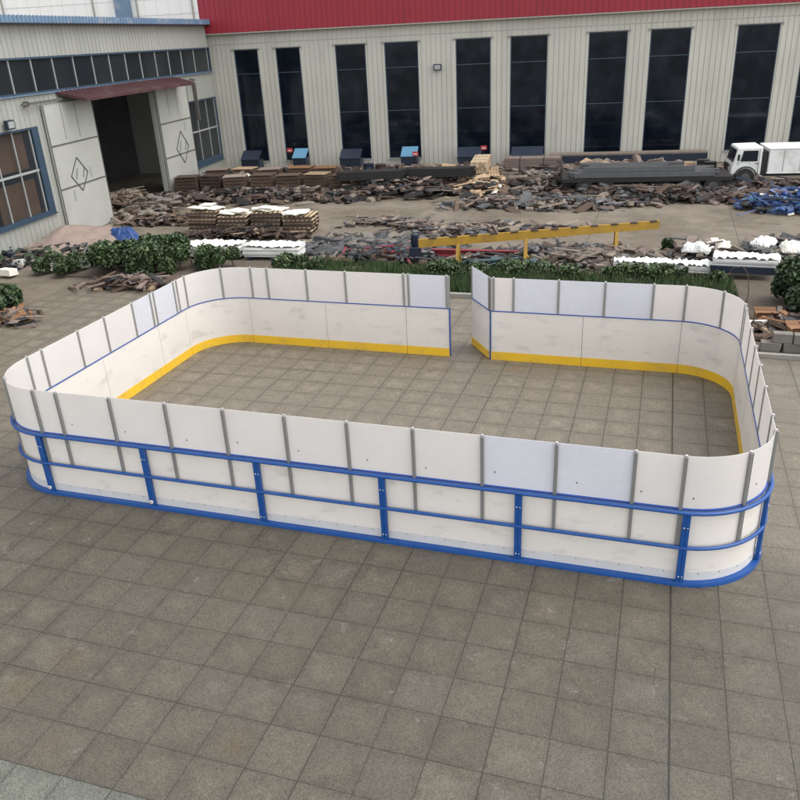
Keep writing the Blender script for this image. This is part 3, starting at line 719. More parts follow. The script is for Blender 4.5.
# cream boards lying on the pallet stacks
for j, (nm, x, y, n) in enumerate(stacks):
    mb = MB()
    for q in range(5): mb.cbox((rng.uniform(-.3, .3), rng.uniform(-.3, .3), .02 + q * .034), (rng.uniform(.5, .95), rng.uniform(.35, .7), .03), Matrix.Rotation(rng.uniform(-.5, .5), 3, 'Z'))
    o = mb.build('cream_boards', M_cream); put(o, (x, y, n * .146 + .002), 0); tag(o, f'loose cream boards lying on the {nm} pallet stack', 'boards', 'cream boards on the pallet stacks')

# timber bundles, steel beam bundles, crates, drums: prototypes
def make_bundle(nm, m, n, wdt, hgt, L, cat):
    t = thing(nm, 'x', cat); mb = MB(); cols = n; rows = max(1, int(hgt / (wdt / n)))
    s1 = wdt / cols; r = random.Random(nm.__hash__() % 1 + n)
    for i in range(cols):
        for j in range(rows):
            e = r.uniform(-.12, .12); mb.box(-L / 2 + e, L / 2 + e + r.uniform(-.1, .1), -wdt / 2 + i * s1 + .006, -wdt / 2 + (i + 1) * s1 - .006, .08 + j * s1 + .006, .08 + (j + 1) * s1 - .004)
    mb.build('planks' if 'timber' in nm else 'bars', m, t); mb = MB()
    for x in (-L * .3, L * .3): mb = MB(); mb.box(x - .05, x + .05, -wdt / 2 - .02, wdt / 2 + .02, 0, .078); mb.build('bearer', M_woodd, t)
    H = .08 + rows * s1
    for x in (-L * .22, L * .22): mb = MB(); mb.box(x - .02, x + .02, -wdt / 2 - .008, wdt / 2 + .008, H, H + .004); mb.box(x - .02, x + .02, -wdt / 2 - .008, -wdt / 2 - .004, .08, H); mb.build('strap', M_black, t)
    return t
def make_crate():
    t = thing('wooden_crate', 'x', 'crate'); mb = MB()
    for i in range(5):
        z = .05 + i * .16
        for y in (-.45, .42): mb.box(-.55, .55, y, y + .03, z, z + .13)
        for x in (-.58, .55): mb.box(x, x + .03, -.42, .42, z, z + .13)
    mb.build('slats', M_woodd, t); mb = MB()
    for x in (-.54, .48):
        for y in (-.41, .36): mb.box(x, x + .06, y, y + .06, 0, .86)
    mb.build('corner_posts', M_woodm, t); mb = MB(); mb.box(-.58, .58, -.46, .46, .862, .89); mb.build('lid', M_tan, t); return t
def make_drum():
    t = thing('steel_drum', 'x', 'drum'); mb = MB()
    mb.tube([(0, 0, 0), (0, 0, .02), (0, 0, .28), (0, 0, .30), (0, 0, .32), (0, 0, .58), (0, 0, .60), (0, 0, .62), (0, 0, .88), (0, 0, .89)], [.29, .285, .285, .297, .285, .285, .297, .285, .285, .29], 20); mb.build('barrel', M_frbl, t)
    mb = MB(); mb.tube([(.15, .1, .891), (.15, .1, .91)], .03, 8); mb.build('bung', M_silver, t); return t
P_t = make_bundle('timber_bundle', M_tan, 6, .8, .55, 2.6, 'timber'); P_s = make_bundle('steel_bar_bundle', M_rust, 7, .7, .4, 3.2, 'steel bars')
P_c = make_crate(); P_d = make_drum()
fl = {id(P_t): [False], id(P_s): [False], id(P_c): [False], id(P_d): [False]}
def setmat(o, part, m):
    for ch in o.children:
        if ch.name.split('.')[0] == part:
            ch.data = ch.data.copy(); ch.data.materials[0] = m
def row(proto, items, fmt, group, recolor=None):
    for i, (u, y, z, rz) in enumerate(items):
        o = use(proto, fl[id(proto)]); put(o, W(u, y, z), KR + R(rz)); o['label'] = fmt.format(ORD[i]); o['group'] = group
        if recolor: setmat(o, recolor[0], recolor[1][i % len(recolor[1])])
row(P_c, [(.9, -7.2, 0, 8), (2.2, -7.0, 0, -4), (3.5, -7.3, 0, 12), (4.9, -7.0, 0, 0), (6.3, -7.2, 0, 5), (7.7, -7.0, 0, -8), (9.2, -7.4, 0, 3)], 'brown slatted crate, {} from the left in the front row before the left tall windows', 'brown crates before the left tall windows', ('lid', [M_woodd, M_rust, M_woodm, M_woodd, M_woodd, M_tan, M_woodd]))
row(P_c, [(1.6, -4.9, 0, 8), (3.1, -4.8, 0, -4), (4.6, -5.1, 0, 12), (6.2, -4.8, 0, 0), (7.6, -5.0, 0, 5)], 'brown crate, {} from the left in the rear row near the left windows', 'brown crates before the left tall windows', ('lid', [M_pink, M_tan, M_pink, M_orange, M_orange]))
row(P_s, [(10.9, -7.9, 0, 2), (14.0, -7.4, 0, -2), (12.2, -6.1, 0, 3), (10.7, -7.9, .62, 4), (13.9, -7.4, .62, 1)], 'strapped bundle of dark rusty bars, {} in the dark row left of the cream timber', 'dark bar bundles in the yard', ('bars', [M_black, M_rust, M_rust, M_black, M_black]))
row(P_t, [(15.3, -5.6, 0, 85), (16.2, -5.7, 0, 95), (15.7, -5.6, .62, 90)], 'pale cream timber bundle, {} of three lying endways before the middle windows', 'pale timber bundles in the yard', ('planks', [M_wood, M_tan, M_wood]))
row(P_t, [(18.0, -5.6, 0, 0), (18.4, -7.2, 0, 4), (18.2, -5.6, .62, -3), (21.6, -4.2, 0, 0), (24.6, -4.1, 0, 2)], 'greyish timber bundle, {} from the left before the right tall windows', 'grey timber bundles in the yard', ('planks', [M_woodm, M_pink, M_pink, M_pink, M_tan]))
row(P_d, [(9.7, -4.2, 0, 0), (10.4, -4.5, 0, 0), (26.2, -5.2, 0, 0), (26.4, -5.9, 0, 0)], 'steel drum, {} from the left along the hall', 'steel drums by the hall', ('barrel', [M_navy, M_rust, M_black, M_black]))

# heaps of broken offcuts: nobody could count the pieces
def heap(label, cx, cy, rz, sx, sy, h, n, size, mats, wts, seed, name='scrap_heap', world=False):
    r = random.Random(seed); mb = MB()
    for i in range(int(n * 1.9)):
        x, y = r.gauss(0, .36), r.gauss(0, .36)
        x = max(-1, min(1, x * 1.2)); y = max(-1, min(1, y * 1.2)); z = max(0, (1 - (x * x + y * y) * .8)) * h * r.uniform(.1, 1.0)
        q = size * r.choice((.35, .5, .8, 1, 1.3)) * r.uniform(.8, 1.2); mi = r.choices(range(len(mats)), wts)[0]; c = (x * sx / 2, y * sy / 2, z * .8 + q * .12)
        if r.random() < .10:
            a_ = r.uniform(0, 6.28); l_ = r.uniform(.5, 1.5); dv = Vector((math.cos(a_) * l_ / 2, math.sin(a_) * l_ / 2, r.uniform(-.08, .08))); cv = Vector(c) + Vector((0, 0, .1))
            if r.random() < .5: mb.tube([cv - dv, cv + dv], r.uniform(.02, .05), 6, mi)
            else: mb.beam(cv - dv, cv + dv, r.uniform(.06, .18), r.uniform(.02, .05), mi)
        elif r.random() < .35: mb.chunk(c, (q * r.uniform(.8, 1.5), q, q * r.uniform(.3, .6)), r, mi)
        else:
            M = Matrix.Rotation(r.uniform(0, 6.28), 3, 'Z') @ Matrix.Rotation(r.uniform(-.5, .5), 3, 'X') @ Matrix.Rotation(r.uniform(-.35, .35), 3, 'Y')
            mb.cbox(c, (q * r.uniform(.8, 2.6), q * r.uniform(.25, .9), q * r.uniform(.06, .4)), M, mi, r.uniform(.8, 1))
    o = mb.build(name, mats); tag(o, label, 'scrap heap', kind='stuff')
    o.location = (cx, cy, 0) if world else W(cx, cy, 0); o.rotation_euler = (0, 0, rz if world else KR + rz); return o
heap('dark brown offcuts heaped at the foot of the workshop corner', 2.6, -5.0, 0, 6.0, 5.5, .8, 420, .38, [M_rust, M_black, M_woodd, M_pink, M_cream], (4, 3, 4, 3, .15), 21)
heap('brown timber and scrap pieces strewn before the left tall windows', 6.5, -3.6, 0, 9.5, 4.2, .7, 560, .38, [M_pink, M_rust, M_woodm, M_orange, M_woodd, M_black], (5, 3, 3, .8, 4, 2), 22)
heap('black and brown scrap pieces heaped before the crate rows', 5.5, -9.0, 0, 12.0, 2.6, .55, 520, .33, [M_rust, M_black, M_woodd, M_pink, M_woodm], (4, 4, 4, 2, 2), 23)
heap('blackish scrap heap left of the cream timber bundles', 12.3, -6.8, 0, 8.0, 5.6, 1.0, 620, .38, [M_black, M_rust, M_woodd, M_navy, M_pink, M_cream], (6, 4, 3, 1, 2, .15), 24)
heap('pink grey rubble band along the middle of the hall', 12.5, -2.6, 0, 12.0, 3.2, .5, 420, .36, [M_pink, M_woodm, M_tan, M_rust, M_woodd], (6, 3, .8, 2, 2), 25)
heap('cream and tan offcuts around the pale timber bundles', 15.9, -7.4, 0, 3.2, 4.0, .8, 170, .36, [M_tan, M_wood, M_woodd, M_black, M_cream], (4, 1.5, 3, 3, .3), 26)
heap('whitish grey broken blocks heaped right of the cream timber', 18.8, -6.3, 0, 5.0, 5.4, 1.0, 360, .36, [M_pink, M_brick, M_woodm, M_cream, M_rust, M_black], (5, 3, 3, .4, 2, 2), 27)
heap('tan rubble band behind the dark trailer under the right windows', 22.8, -4.2, 0, 11.0, 3.6, .8, 480, .40, [M_pink, M_tan, M_woodm, M_rust, M_woodd], (6, 1.2, 3, 2, 2), 28)
heap('dark brown scrap pieces around the trailer wheels', 23.2, -10.0, 0, 10.5, 2.6, .6, 480, .34, [M_woodd, M_black, M_steel, M_rust, M_pink], (4, 5, 3, 4, 1), 29)
heap('low heap of grey steel offcuts in front of the trailer', 19.0, -11.2, 0, 9.0, 2.6, .35, 330, .34, [M_steel, M_woodm, M_pink, M_rust, M_woodd], (5, 3, 3, 1.5, 2), 30)
heap('dusty brown rubble inside the open workshop doorway', -1.2, -10.2, 0, 2.6, 4.2, .8, 150, .36, [M_woodm, M_pink, M_woodd], (4, 3, 3), 31)
heap('grey rubble spilling from the workshop doorway', .8, -10.6, 0, 2.6, 7.0, .4, 230, .34, [M_brick, M_woodm, M_rust, M_woodd], (4, 3, 2, 3), 32)
heap('thin scatter of brown and grey scraps right of the pallet stacks', -5.2, 21.6, .1, 4.5, 1.6, .18, 60, .24, [M_woodm, M_rust, M_steel, M_pink], (3, 2, 2, 3), 51, world=True)
heap('dark mixed scraps between the yellow barrier and the far heaps', -1.5, 20.6, .12, 8.0, 2.0, .22, 170, .28, [M_woodm, M_steel, M_rust, M_pink, M_black], (3, 3, 3, 3, 2), 54, world=True)
heap('black and maroon scraps around the navy machine', -3.6, 16.4, .1, 4.4, 1.7, .4, 200, .28, [M_black, M_redp, M_navy, M_woodd, M_steel], (4, 1.4, 3, 3, 2), 55, world=True)
heap('dark chips under the long yellow beam', .8, 17.3, .45, 5.6, 1.3, .32, 190, .27, [M_black, M_woodd, M_steel, M_pink, M_cream], (4, 3, 3, 2, .25), 56, world=True)
heap('black and grey scrap filling the corner left of the white blocks', -18.0, 13.3, .8, 4.4, 2.4, .6, 220, .32, [M_black, M_woodd, M_leafd, M_steel, M_navy], (5, 3, 3, 2, 1.5), 57, world=True)
heap('brown and black scrap band from the pallets to the doorway', -15.2, 20.8, .3, 4.0, 1.3, .28, 110, .28, [M_rust, M_black, M_woodd, M_pink], (3, 3, 3, 2), 58, world=True)
heap('grey and dark scraps behind the right hedge at the edge of the yard', 9.8, 19.3, 0, 4.2, 1.8, .45, 150, .3, [M_steel, M_black, M_pink, M_woodm], (3, 3, 2, 3), 59, world=True)
heap('brown scraps lying right of the trailer', 26.6, -10.6, 0, 3.0, 1.6, .3, 80, .3, [M_woodd, M_rust, M_pink], (3, 3, 2), 52)
M_sand = mat('building_sand', (.24, .185, .155), .95, var=.35, scale=2.5, bump=1)
def mound(label, x, y, sx, sy, h, m, seed, rz=0, name='sand_mound', cat='mound'):
    r = random.Random(seed); mb = MB(); N = 26; b = 0
    for j in range(N + 1):
        for i in range(N + 1):
            u, v = i / N * 2 - 1, j / N * 2 - 1; d = math.hypot(u, v)
            z = max(0, 1 - d * d) ** .8 * h * (1 + .25 * math.sin(u * 5 + seed) * math.cos(v * 4)) + (r.uniform(-.05, .08) if d < 1 else 0) - .01
            mb.v.append((u * sx / 2, v * sy / 2, z))
    for j in range(N):
        for i in range(N): a = j * (N + 1) + i; mb.face([a, a + 1, a + N + 2, a + N + 1], 0, True)
    o = mb.build(name, m); o.location = (x, y, 0); o.rotation_euler = (0, 0, rz); return tag(o, label, cat)
heap('dark scrap and broken crates lying before the white truck wheels', 28.6, -8.7, 0, 5.0, 1.6, .55, 200, .34, [M_woodd, M_black, M_rust, M_pink, M_navy], (4, 5, 3, 3, 2), 53)
mx, my, _ = W(1.1, -18.6)
mound('pinkish brown mound of building sand under the left workshop window', mx, my, 3.4, 6.0, .7, M_sand, 2, KR)
heap('orange brown and black leaves and chips beside the left bush', -12.6, 8.2, .3, 1.7, 1.4, .3, 90, .22, [M_orange, M_black, M_woodd, M_pink], (4, 3, 2, 2), 33, world=True)
heap('brown scrap strip at the foot of the long left hedge', -10.9, 12.0, R(12), 3.8, .9, .35, 150, .24, [M_woodd, M_rust, M_pink, M_black, M_tan], (4, 3, 3, 2, .5), 34, world=True)
heap('black and grey scrap left of the long hedge', -16.2, 14.6, R(30), 4.6, 2.6, .55, 190, .32, [M_black, M_leafd, M_steel, M_woodm], (6, 2, 2, 2), 35, world=True)
heap('dark chips below the pallet stacks', -10.6, 18.6, .1, 5.4, .8, .45, 130, .26, [M_rust, M_black, M_woodd, M_tan], (4, 4, 3, 1), 36, world=True)
heap('grey steel offcuts lying behind the grass bed', -4.6, 17.6, .1, 6.4, 3.4, .22, 330, .34, [M_steel, M_brick, M_black, M_woodm], (8, 4, .8, 2), 37, world=True)
heap('grey stony offcuts between the yellow barrier and the grass', 3.4, 16.8, .2, 5.4, 1.8, .42, 220, .30, [M_woodm, M_pink, M_woodd, M_rust, M_brick], (4, 4, 3, 2, 3), 38, world=True)
heap('dark grey machine scrap with pale tops behind the white sheets', 6.1, 17.4, .1, 2.2, 1.6, .75, 100, .30, [M_steel, M_rust, M_pink, M_navy, M_woodm], (4, 3, 3, 1, 3), 39, world=True)
heap('brown and orange carton scraps and leaves below the right hedge', 8.7, 10.9, 0, 3.8, 1.8, .42, 250, .26, [M_woodd, M_orange, M_tan, M_black, M_pink, M_rust], (4, 2.4, 1.8, 3, 1.5, 3), 40, world=True)
heap('teal and dark scraps lying before the red steel', .4, 15.9, .1, 3.0, .9, .25, 110, .24, [mat('teal_tarp', (.05, .085, .09), .6, var=.3), M_black, M_leafd, M_steel], (5, 2, 2, 2), 41, world=True)
heap('grey black rubble right of the lone shrub behind the hedge', 8.3, 17.4, 0, 3.4, 1.6, .55, 130, .30, [M_steel, M_black, M_woodm, M_leafd], (4, 3, 3, 1), 42, world=True)

# grey blocks along the right kerb: each a thing
mbk = MB(); mbk.cbox((0, 0, .11), (.40, .22, .22)); blk = mbk.build('stone_block', M_brick, bevel=.012); first = True
bi = 0
for lv, n in ((0, 7), (1, 5)):
    for i in range(n):
        if first: o = blk; first = False
        else: o = blk.copy(); COL.objects.link(o)
        put(o, (7.45 + i * .47 + lv * .2 + rng.uniform(-.03, .03), 9.62 + rng.uniform(-.03, .03), .056 + lv * .222), R(rng.uniform(-6, 6)))
        tag(o, f'grey block, {ORD[i]} from the left in the {"lower" if lv == 0 else "upper"} row behind the right kerb', 'block', 'grey blocks behind the right kerb')
# cartons in the right bed
def carton(loc, rz, s, m, label, grp):
    t = thing('carton', label, 'carton', loc, R(rz), grp); x, y, z = s
    mb = MB(); mb.box(-x / 2, x / 2, -y / 2, y / 2, 0, z); mb.build('box', m, t)
    for sg in (-1, 1):
        mb = MB(); mb.hexa([(-x / 2, sg * y / 2, z), (x / 2, sg * y / 2, z), (x / 2, sg * (y / 2 + y * .3), z + .06), (-x / 2, sg * (y / 2 + y * .3), z + .06), (-x / 2, sg * y / 2, z + .008), (x / 2, sg * y / 2, z + .008), (x / 2, sg * (y / 2 + y * .3), z + .068), (-x / 2, sg * (y / 2 + y * .3), z + .068)])
        mb.build('flap', m, t)
carton((8.15, 10.5, .056), 14, (.5, .35, .3), M_orange, 'orange brown open carton lying nearest the rink in the right bed', 'cartons in the right bed')
carton((8.75, 11.3, .3), -22, (.55, .4, .3), M_tan, 'pale tan carton on the leaf heap below the right hedge', 'cartons in the right bed')
carton((9.5, 10.7, .3), 30, (.6, .4, .34), M_wood, 'large cream carton at the right edge of the leaf heap', 'cartons in the right bed')
carton((7.55, 11.7, .056), 5, (.5, .3, .22), M_orange, 'brown carton beside the white roll in the right bed', 'cartons in the right bed')
mb = MB(); mb.tube([(-.3, 0, .09), (.3, .05, .09)], .085, 12); mb.tube([(-.302, 0, .09), (-.31, 0, .09)], .04, 8, 1)
o = mb.build('white_roll', [M_whitep, M_black]); put(o, (7.35, 11.2, .056), R(8)); tag(o, 'short white roll lying in the bed just outside the far right rink corner', 'roll')

# stacks of white plastic sheets beyond the bed
def sheet_stack(x, y, rz, L, D, n, z0, label, grp, m=None):
    t = thing('sheet_stack', label, 'plastic sheets', (x, y, 0), R(rz), grp); r = random.Random(int(x * 100))
    mb = MB()
    for i in range(n):
        e, f = r.uniform(-.05, .05), r.uniform(-.04, .04); mb.box(-L / 2 + e, L / 2 + e, -D / 2 + f, D / 2 + f, z0 + i * .035, z0 + i * .035 + .031)
    # crumpled wrap on top
    N = 24; b = len(mb.v); z = z0 + n * .035
    for j in range(5):
        for i in range(N + 1): mb.v.append((-L / 2 - .02 + (L + .04) * i / N, -D / 2 + D * j / 4 + r.uniform(-.06, .06), z + r.uniform(.01, .10)))
    for j in range(4):
        for i in range(N): a = b + j * (N + 1) + i; mb.face([a, a + 1, a + N + 2, a + N + 1])
    mb.build('white_sheets', m or M_whitep, t)
    if z0 < .3:
        for q in (-.4, 0, .4): mb = MB(); mb.box(q * L - .06, q * L + .06, -D / 2, D / 2, 0, z0 - .002); mb.build('bearer', M_navy, t)
G_ = 'white plastic sheet stacks beyond the bed'
sheet_stack(-10.1, 15.75, 8, 2.1, .85, 10, .12, 'white plastic sheets stacked right behind the long left hedge, left one', G_)
sheet_stack(-7.9, 16.0, 6, 2.0, .85, 9, .12, 'white plastic sheets stacked behind the far left rink corner, right one', G_)
sheet_stack(4.3, 16.0, 2, 1.3, .5, 5, .12, 'shortest stack of white sheets behind the right part of the far rink wall', G_)
sheet_stack(5.7, 15.85, -3, 1.5, .6, 5, .14, 'middle stack of white sheets behind the right part of the far rink wall', G_)
sheet_stack(7.35, 15.75, -3, 1.75, .7, 5, .42, 'white sheets stacked on navy bearers by the right hedge', G_)
t = thing('navy_trestle', 'low navy blue steel trestle under the white sheets by the right hedge', 'trestle', (7.35, 15.75, 0), R(-3))
for yy in (-.44, .36): mb = MB(); mb.box(-.95, .95, yy, yy + .08, .22, .415); mb.build('side_rail', M_navy, t)
for xx in (-.5, .45): mb = MB(); mb.box(xx, xx + .06, -.358, .358, .30, .412); mb.build('cross_rail', M_navy, t)
for x in (-.9, .82):
    for y in (-.43, .37): mb = MB(); mb.box(x, x + .07, y, y + .06, 0, .218); mb.build('leg', M_navy, t)
for i, (x, y) in enumerate(((6.0, 17.0), (6.55, 17.5), (8.0, 18.0), (8.7, 17.4), (9.2, 18.1), (-13.6, 22.6))):
    r = random.Random(i); t = thing('white_sack', ['white sack on the scrap behind the middle white sheet stack', 'white sack on the scrap right of the middle one, a step further back', 'leftmost of three pale sacks behind the right hedge', 'middle one of three pale sacks behind the right hedge', 'pale sack at the right edge behind the hedge', 'whitish sack standing left of the pallet stacks'][i], 'sack', (x, y, .45 if i < 4 else .25 if i == 4 else 0), R(30 * i), 'pale sacks in the yard')
    mb = MB(); N = 12
    for j in range(N + 1):
        for k_ in range(N + 1):
            a_, b_ = k_ / N * 2 - 1, j / N * 2 - 1; e_ = max(0, 1 - abs(a_) ** 3) * max(0, 1 - abs(b_) ** 3)
            mb.v.append((a_ * .42 + r.uniform(-.02, .02), b_ * .27 + r.uniform(-.02, .02), .22 * e_ ** .6 + r.uniform(-.035, .035) + .04 * math.sin(a_ * 7 + i)))
    for j in range(N):
        for k_ in range(N): q_ = j * (N + 1) + k_; mb.face([q_, q_ + 1, q_ + N + 2, q_ + N + 1])
    mb.box(-.40, .40, -.25, .25, -.02, .03)
    mb.build('bag', M_cream if i % 2 else M_whitep, t)
    mb = MB(); mb.tube([(.40, 0, .06), (.46, .02, .07), (.52, .05, .05)], [.03, .05, .07], 7); mb.build('tied_end', M_cream, t)
# white blocks in a diagonal row at left
first = None
for i, (x, y) in enumerate(((-16.9, 13.6), (-16.7, 14.8), (-16.6, 15.7), (-16.6, 16.6), (-16.4, 17.5), (-14.9, 13.3), (-14.2, 13.7), (-16.2, 12.3))):
    mb = MB(); r = random.Random(i); mb.cbox((0, 0, .12), (r.uniform(.5, .8), r.uniform(.35, .5), .2), Matrix.Rotation(r.uniform(-.2, .2), 3, 'X'), 0, .94)
    o = mb.build('foam_block', M_whitep if i % 2 == 0 else M_cream); put(o, (x, y, .07), R(25 * i)); tag(o, (['nearest', 'second nearest', 'middle', 'second farthest', 'farthest'][i] + ' pale block in the diagonal row before the left door leaf') if i < 5 else ['left one of two pale blocks at the foot of the long hedge', 'right one of two pale blocks at the foot of the long hedge', 'pale block nearest the left edge of the yard'][i - 5], 'block', 'pale blocks at the left of the yard')
mound('crumpled blue tarpaulin heap behind the long left hedge', -15.3, 17.6, 1.5, 1.0, .55, M_tarpb, 5, name='blue_tarpaulin', cat='tarpaulin')

# yellow barrier beam on trestle legs
A, B = Vector((-2.3, 14.9, .93)), Vector((4.85, 18.2, .95))
t = thing('yellow_barrier', 'long yellow steel beam on crossed legs running across the yard behind the rink', 'steel beam', (A.x, A.y, 0))
L = (B - A); mb = MB(); mb.beam((0, 0, .93), (L.x, L.y, .95), .10, .26); mb.build('beam', M_yel, t)
for k_ in range(12): mb = MB(); q = (k_ + .5) / 12; mb.beam((L.x * q, L.y * q, 1.065), (L.x * q + .22, L.y * q + .1, 1.065), .14, .03); mb.build('mounting_plate', M_rust, t)
for q in (.16, .44, .82):
    mb = MB(); c = L * q; n_ = Vector((-L.y, L.x, 0)).normalized(); d_ = Vector((L.x, L.y, 0)).normalized()
    for sg in (-1, 1): mb.beam(Vector((c.x, c.y, .82)) + n_ * .04 * sg, Vector((c.x, c.y, 0)) + n_ * .45 * sg + d_ * .15 * sg, .10, .10)
    mb.beam(Vector((c.x, c.y, .3)) - n_ * .32, Vector((c.x, c.y, .3)) + n_ * .32, .06, .06)
    mb.build('leg', M_yel, t)
# red steel sections
for i, (x, y, L_, rz, z) in enumerate(((-1.0, 16.75, 3.4, 3, 0), (-.7, 16.50, 3.2, 1, 0), (-.9, 16.62, 2.9, 2, .17), (-4.3, 16.9, 1.6, 14, 0))):
    mb = MB(); mb.box(-L_ / 2, L_ / 2, -.09, .09, 0, .02); mb.box(-L_ / 2, L_ / 2, -.01, .01, .02, .145); mb.box(-L_ / 2, L_ / 2, -.09, .09, .145, .165)
    o = mb.build('red_beam', M_redp); put(o, (x, y, z), R(rz)); tag(o, ['rearmost of three red steel beams lying behind the gate opening', 'frontmost of three red steel beams lying behind the gate opening', 'red steel beam on top of two others behind the gate opening', 'short dull red beam lying left of the navy pump'][i], 'steel beam', 'red steel beams in the yard')
# navy pump unit
t = thing('navy_pump', 'small navy blue machine standing at the left end of the yellow beam', 'machine', (-2.75, 16.0, 0), R(15))
mb = MB(); mb.box(-.25, .25, -.2, .2, 0, .08); mb.build('base', M_black, t)
mb = MB(); mb.box(-.2, .2, -.16, .16, .08, .55); mb.build('body', M_navy, t, bevel=.03)
mb = MB(); mb.tube([(0, 0, .55), (0, 0, .62), (0, 0, .95), (0, 0, 1.0)], [.10, .14, .14, .07], 12); mb.build('motor', M_navy, t)
mb = MB(); mb.tube([(.2, 0, .3), (.42, 0, .32), (.5, 0, .1)], .04, 8); mb.build('hose', M_black, t)
# flatbed trailer, dark
t = thing('flatbed_trailer', 'long dark steel flatbed trailer loaded with grey sections under the right windows', 'trailer', W(23.2, -8.4), KR)
mb = MB(); mb.box(-3.6, 3.6, -1.0, 1.0, .62, .78); mb.box(-3.6, 3.6, -.5, -.35, .42, .618); mb.box(-3.6, 3.6, .35, .5, .42, .618); mb.build('deck', M_black, t)
for x in (-2.6, -1.7, 1.9, 2.8):
    for y in (-.98, .80):
        mb = MB(); mb.tube([(x, y, .38), (x, y + .18, .38)], .38, 20); wo_ = mb.build('wheel', M_black, t); mb = MB(); mb.tube([(x, y - .012, .38), (x, y - .002, .38)], .2, 12); mb.build('rim', M_steel, wo_)
mb = MB(); r = random.Random(9)
for i in range(8): mb.beam((-3.3 + r.uniform(0, .5), -.85 + i * .22, .90), (3.2 - r.uniform(0, 1), -.85 + i * .22, .90), .16, .2)
for i in range(5): mb.beam((-2.9 + r.uniform(0, .9), -.7 + i * .3, 1.12), (2.2 - r.uniform(0, 1.6), -.7 + i * .3, 1.12), .16, .2)
tag(mb.build('steel_sections', [M_steel]), None)
o = bpy.data.objects['steel_sections']; o.location = W(23.2, -8.4); o.rotation_euler = (0, 0, KR); tag(o, 'grey steel sections loaded on the dark flatbed trailer', 'steel sections')
mb = MB(); mb.box(-3.66, -3.6, -1, 1, .78, 1.3); mb.build('headboard', M_rust, t)
# white box truck at the right
t = thing('box_truck', 'low white box truck parked before the rightmost tall windows', 'truck', W(29.35, -6.6), KR)
mb = MB(); mb.box(-.8, 3.6, -.95, .95, .62, 1.60); mb.box(-.83, 3.63, -.98, .98, 1.602, 1.64); mb.box(-.83, 3.63, -.98, .98, .56, .618); mb.build('cargo_box', M_whitep, t, bevel=.02)
mb = MB(); P = [(-2.35, -.85, .5), (-1.05, -.85, .5), (-1.05, .85, .5), (-2.35, .85, .5), (-2.1, -.8, 1.68), (-1.05, -.8, 1.70), (-1.05, .8, 1.70), (-2.1, .8, 1.68)]; mb.hexa(P); cb = mb.build('cab', M_whitep, t, bevel=.06)
mb = MB(); mb.hexa([(-1.95, -.856, 1.1), (-1.25, -.856, 1.1), (-1.25, -.83, 1.1), (-1.95, -.83, 1.1), (-1.85, -.834, 1.55), (-1.25, -.834, 1.55), (-1.25, -.80, 1.55), (-1.85, -.80, 1.55)]); mb.build('side_window', M_glass, cb)
mb = MB(); mb.hexa([(-2.24, -.75, 1.05), (-2.15, -.75, 1.05), (-2.15, .75, 1.05), (-2.24, .75, 1.05), (-2.14, -.7, 1.58), (-2.05, -.7, 1.58), (-2.05, .7, 1.58), (-2.14, .7, 1.58)]); mb.build('windscreen', M_glass, cb)
mb = MB(); mb.box(-1.0, 3.5, -.45, .45, .38, .555); mb.box(-1.04, -.82, -.8, .8, .45, 1.5); mb.build('chassis', M_black, t)
for x in (-1.7, 2.5):
    for y in (-.95, .72):
        mb = MB(); mb.tube([(x, y, .4), (x, y + .23, .4)], .4, 20); wo_ = mb.build('wheel', M_black, t); mb = MB(); mb.tube([(x, y - .012, .4), (x, y - .002, .4)], .2, 12); mb.build('rim', M_steel, wo_)
for x in (-.2, .5, 1.2, 1.9, 2.6, 3.3): mb = MB(); mb.box(x, x + .03, -.962, -.951, .66, 1.56); mb.build('side_rib', M_frameL, t)
mb = MB(); mb.box(-2.12, -2.04, -1.05, -.97, 1.15, 1.42); mb.beam((-2.06, -.98, 1.3), (-2.0, -.84, 1.3), .02, .02); mb.build('wing_mirror', M_black, cb)
mb = MB(); mb.box(-1.32, -1.20, -.866, -.851, .98, 1.01); mb.build('door_handle', M_black, cb)
mb = MB(); mb.box(1.0, 2.0, -.9, -.7, .30, .55); mb.build('tool_box', M_steel, t)
mb = MB(); mb.box(-1.20, -1.185, -.862, -.852, .55, 1.6); mb.box(-2.05, -2.035, -.866, -.852, .95, 1.1); mb.build('door_seam', M_black, cb)
for x in (-1.7, 2.5): mb = MB(); mb.tube([(x + math.cos(k_ * math.pi / 8) * .47, -.93, .4 + math.sin(k_ * math.pi / 8) * .47) for k_ in range(9)], .035, 6); mb.build('wheel_arch', M_black, t)
mb = MB(); mb.box(-2.37, -2.352, -.5, .5, .62, .95); mb.build('grille', M_black, cb)
mb = MB(); mb.box(-2.45, -2.36, -.85, .85, .42, .58); mb.build('bumper', M_steel, cb)
for y in (-.6, .6): mb = MB(); mb.box(-2.42, -2.35, y - .12, y + .12, .7, .85); mb.build('headlight', M_silver, cb)
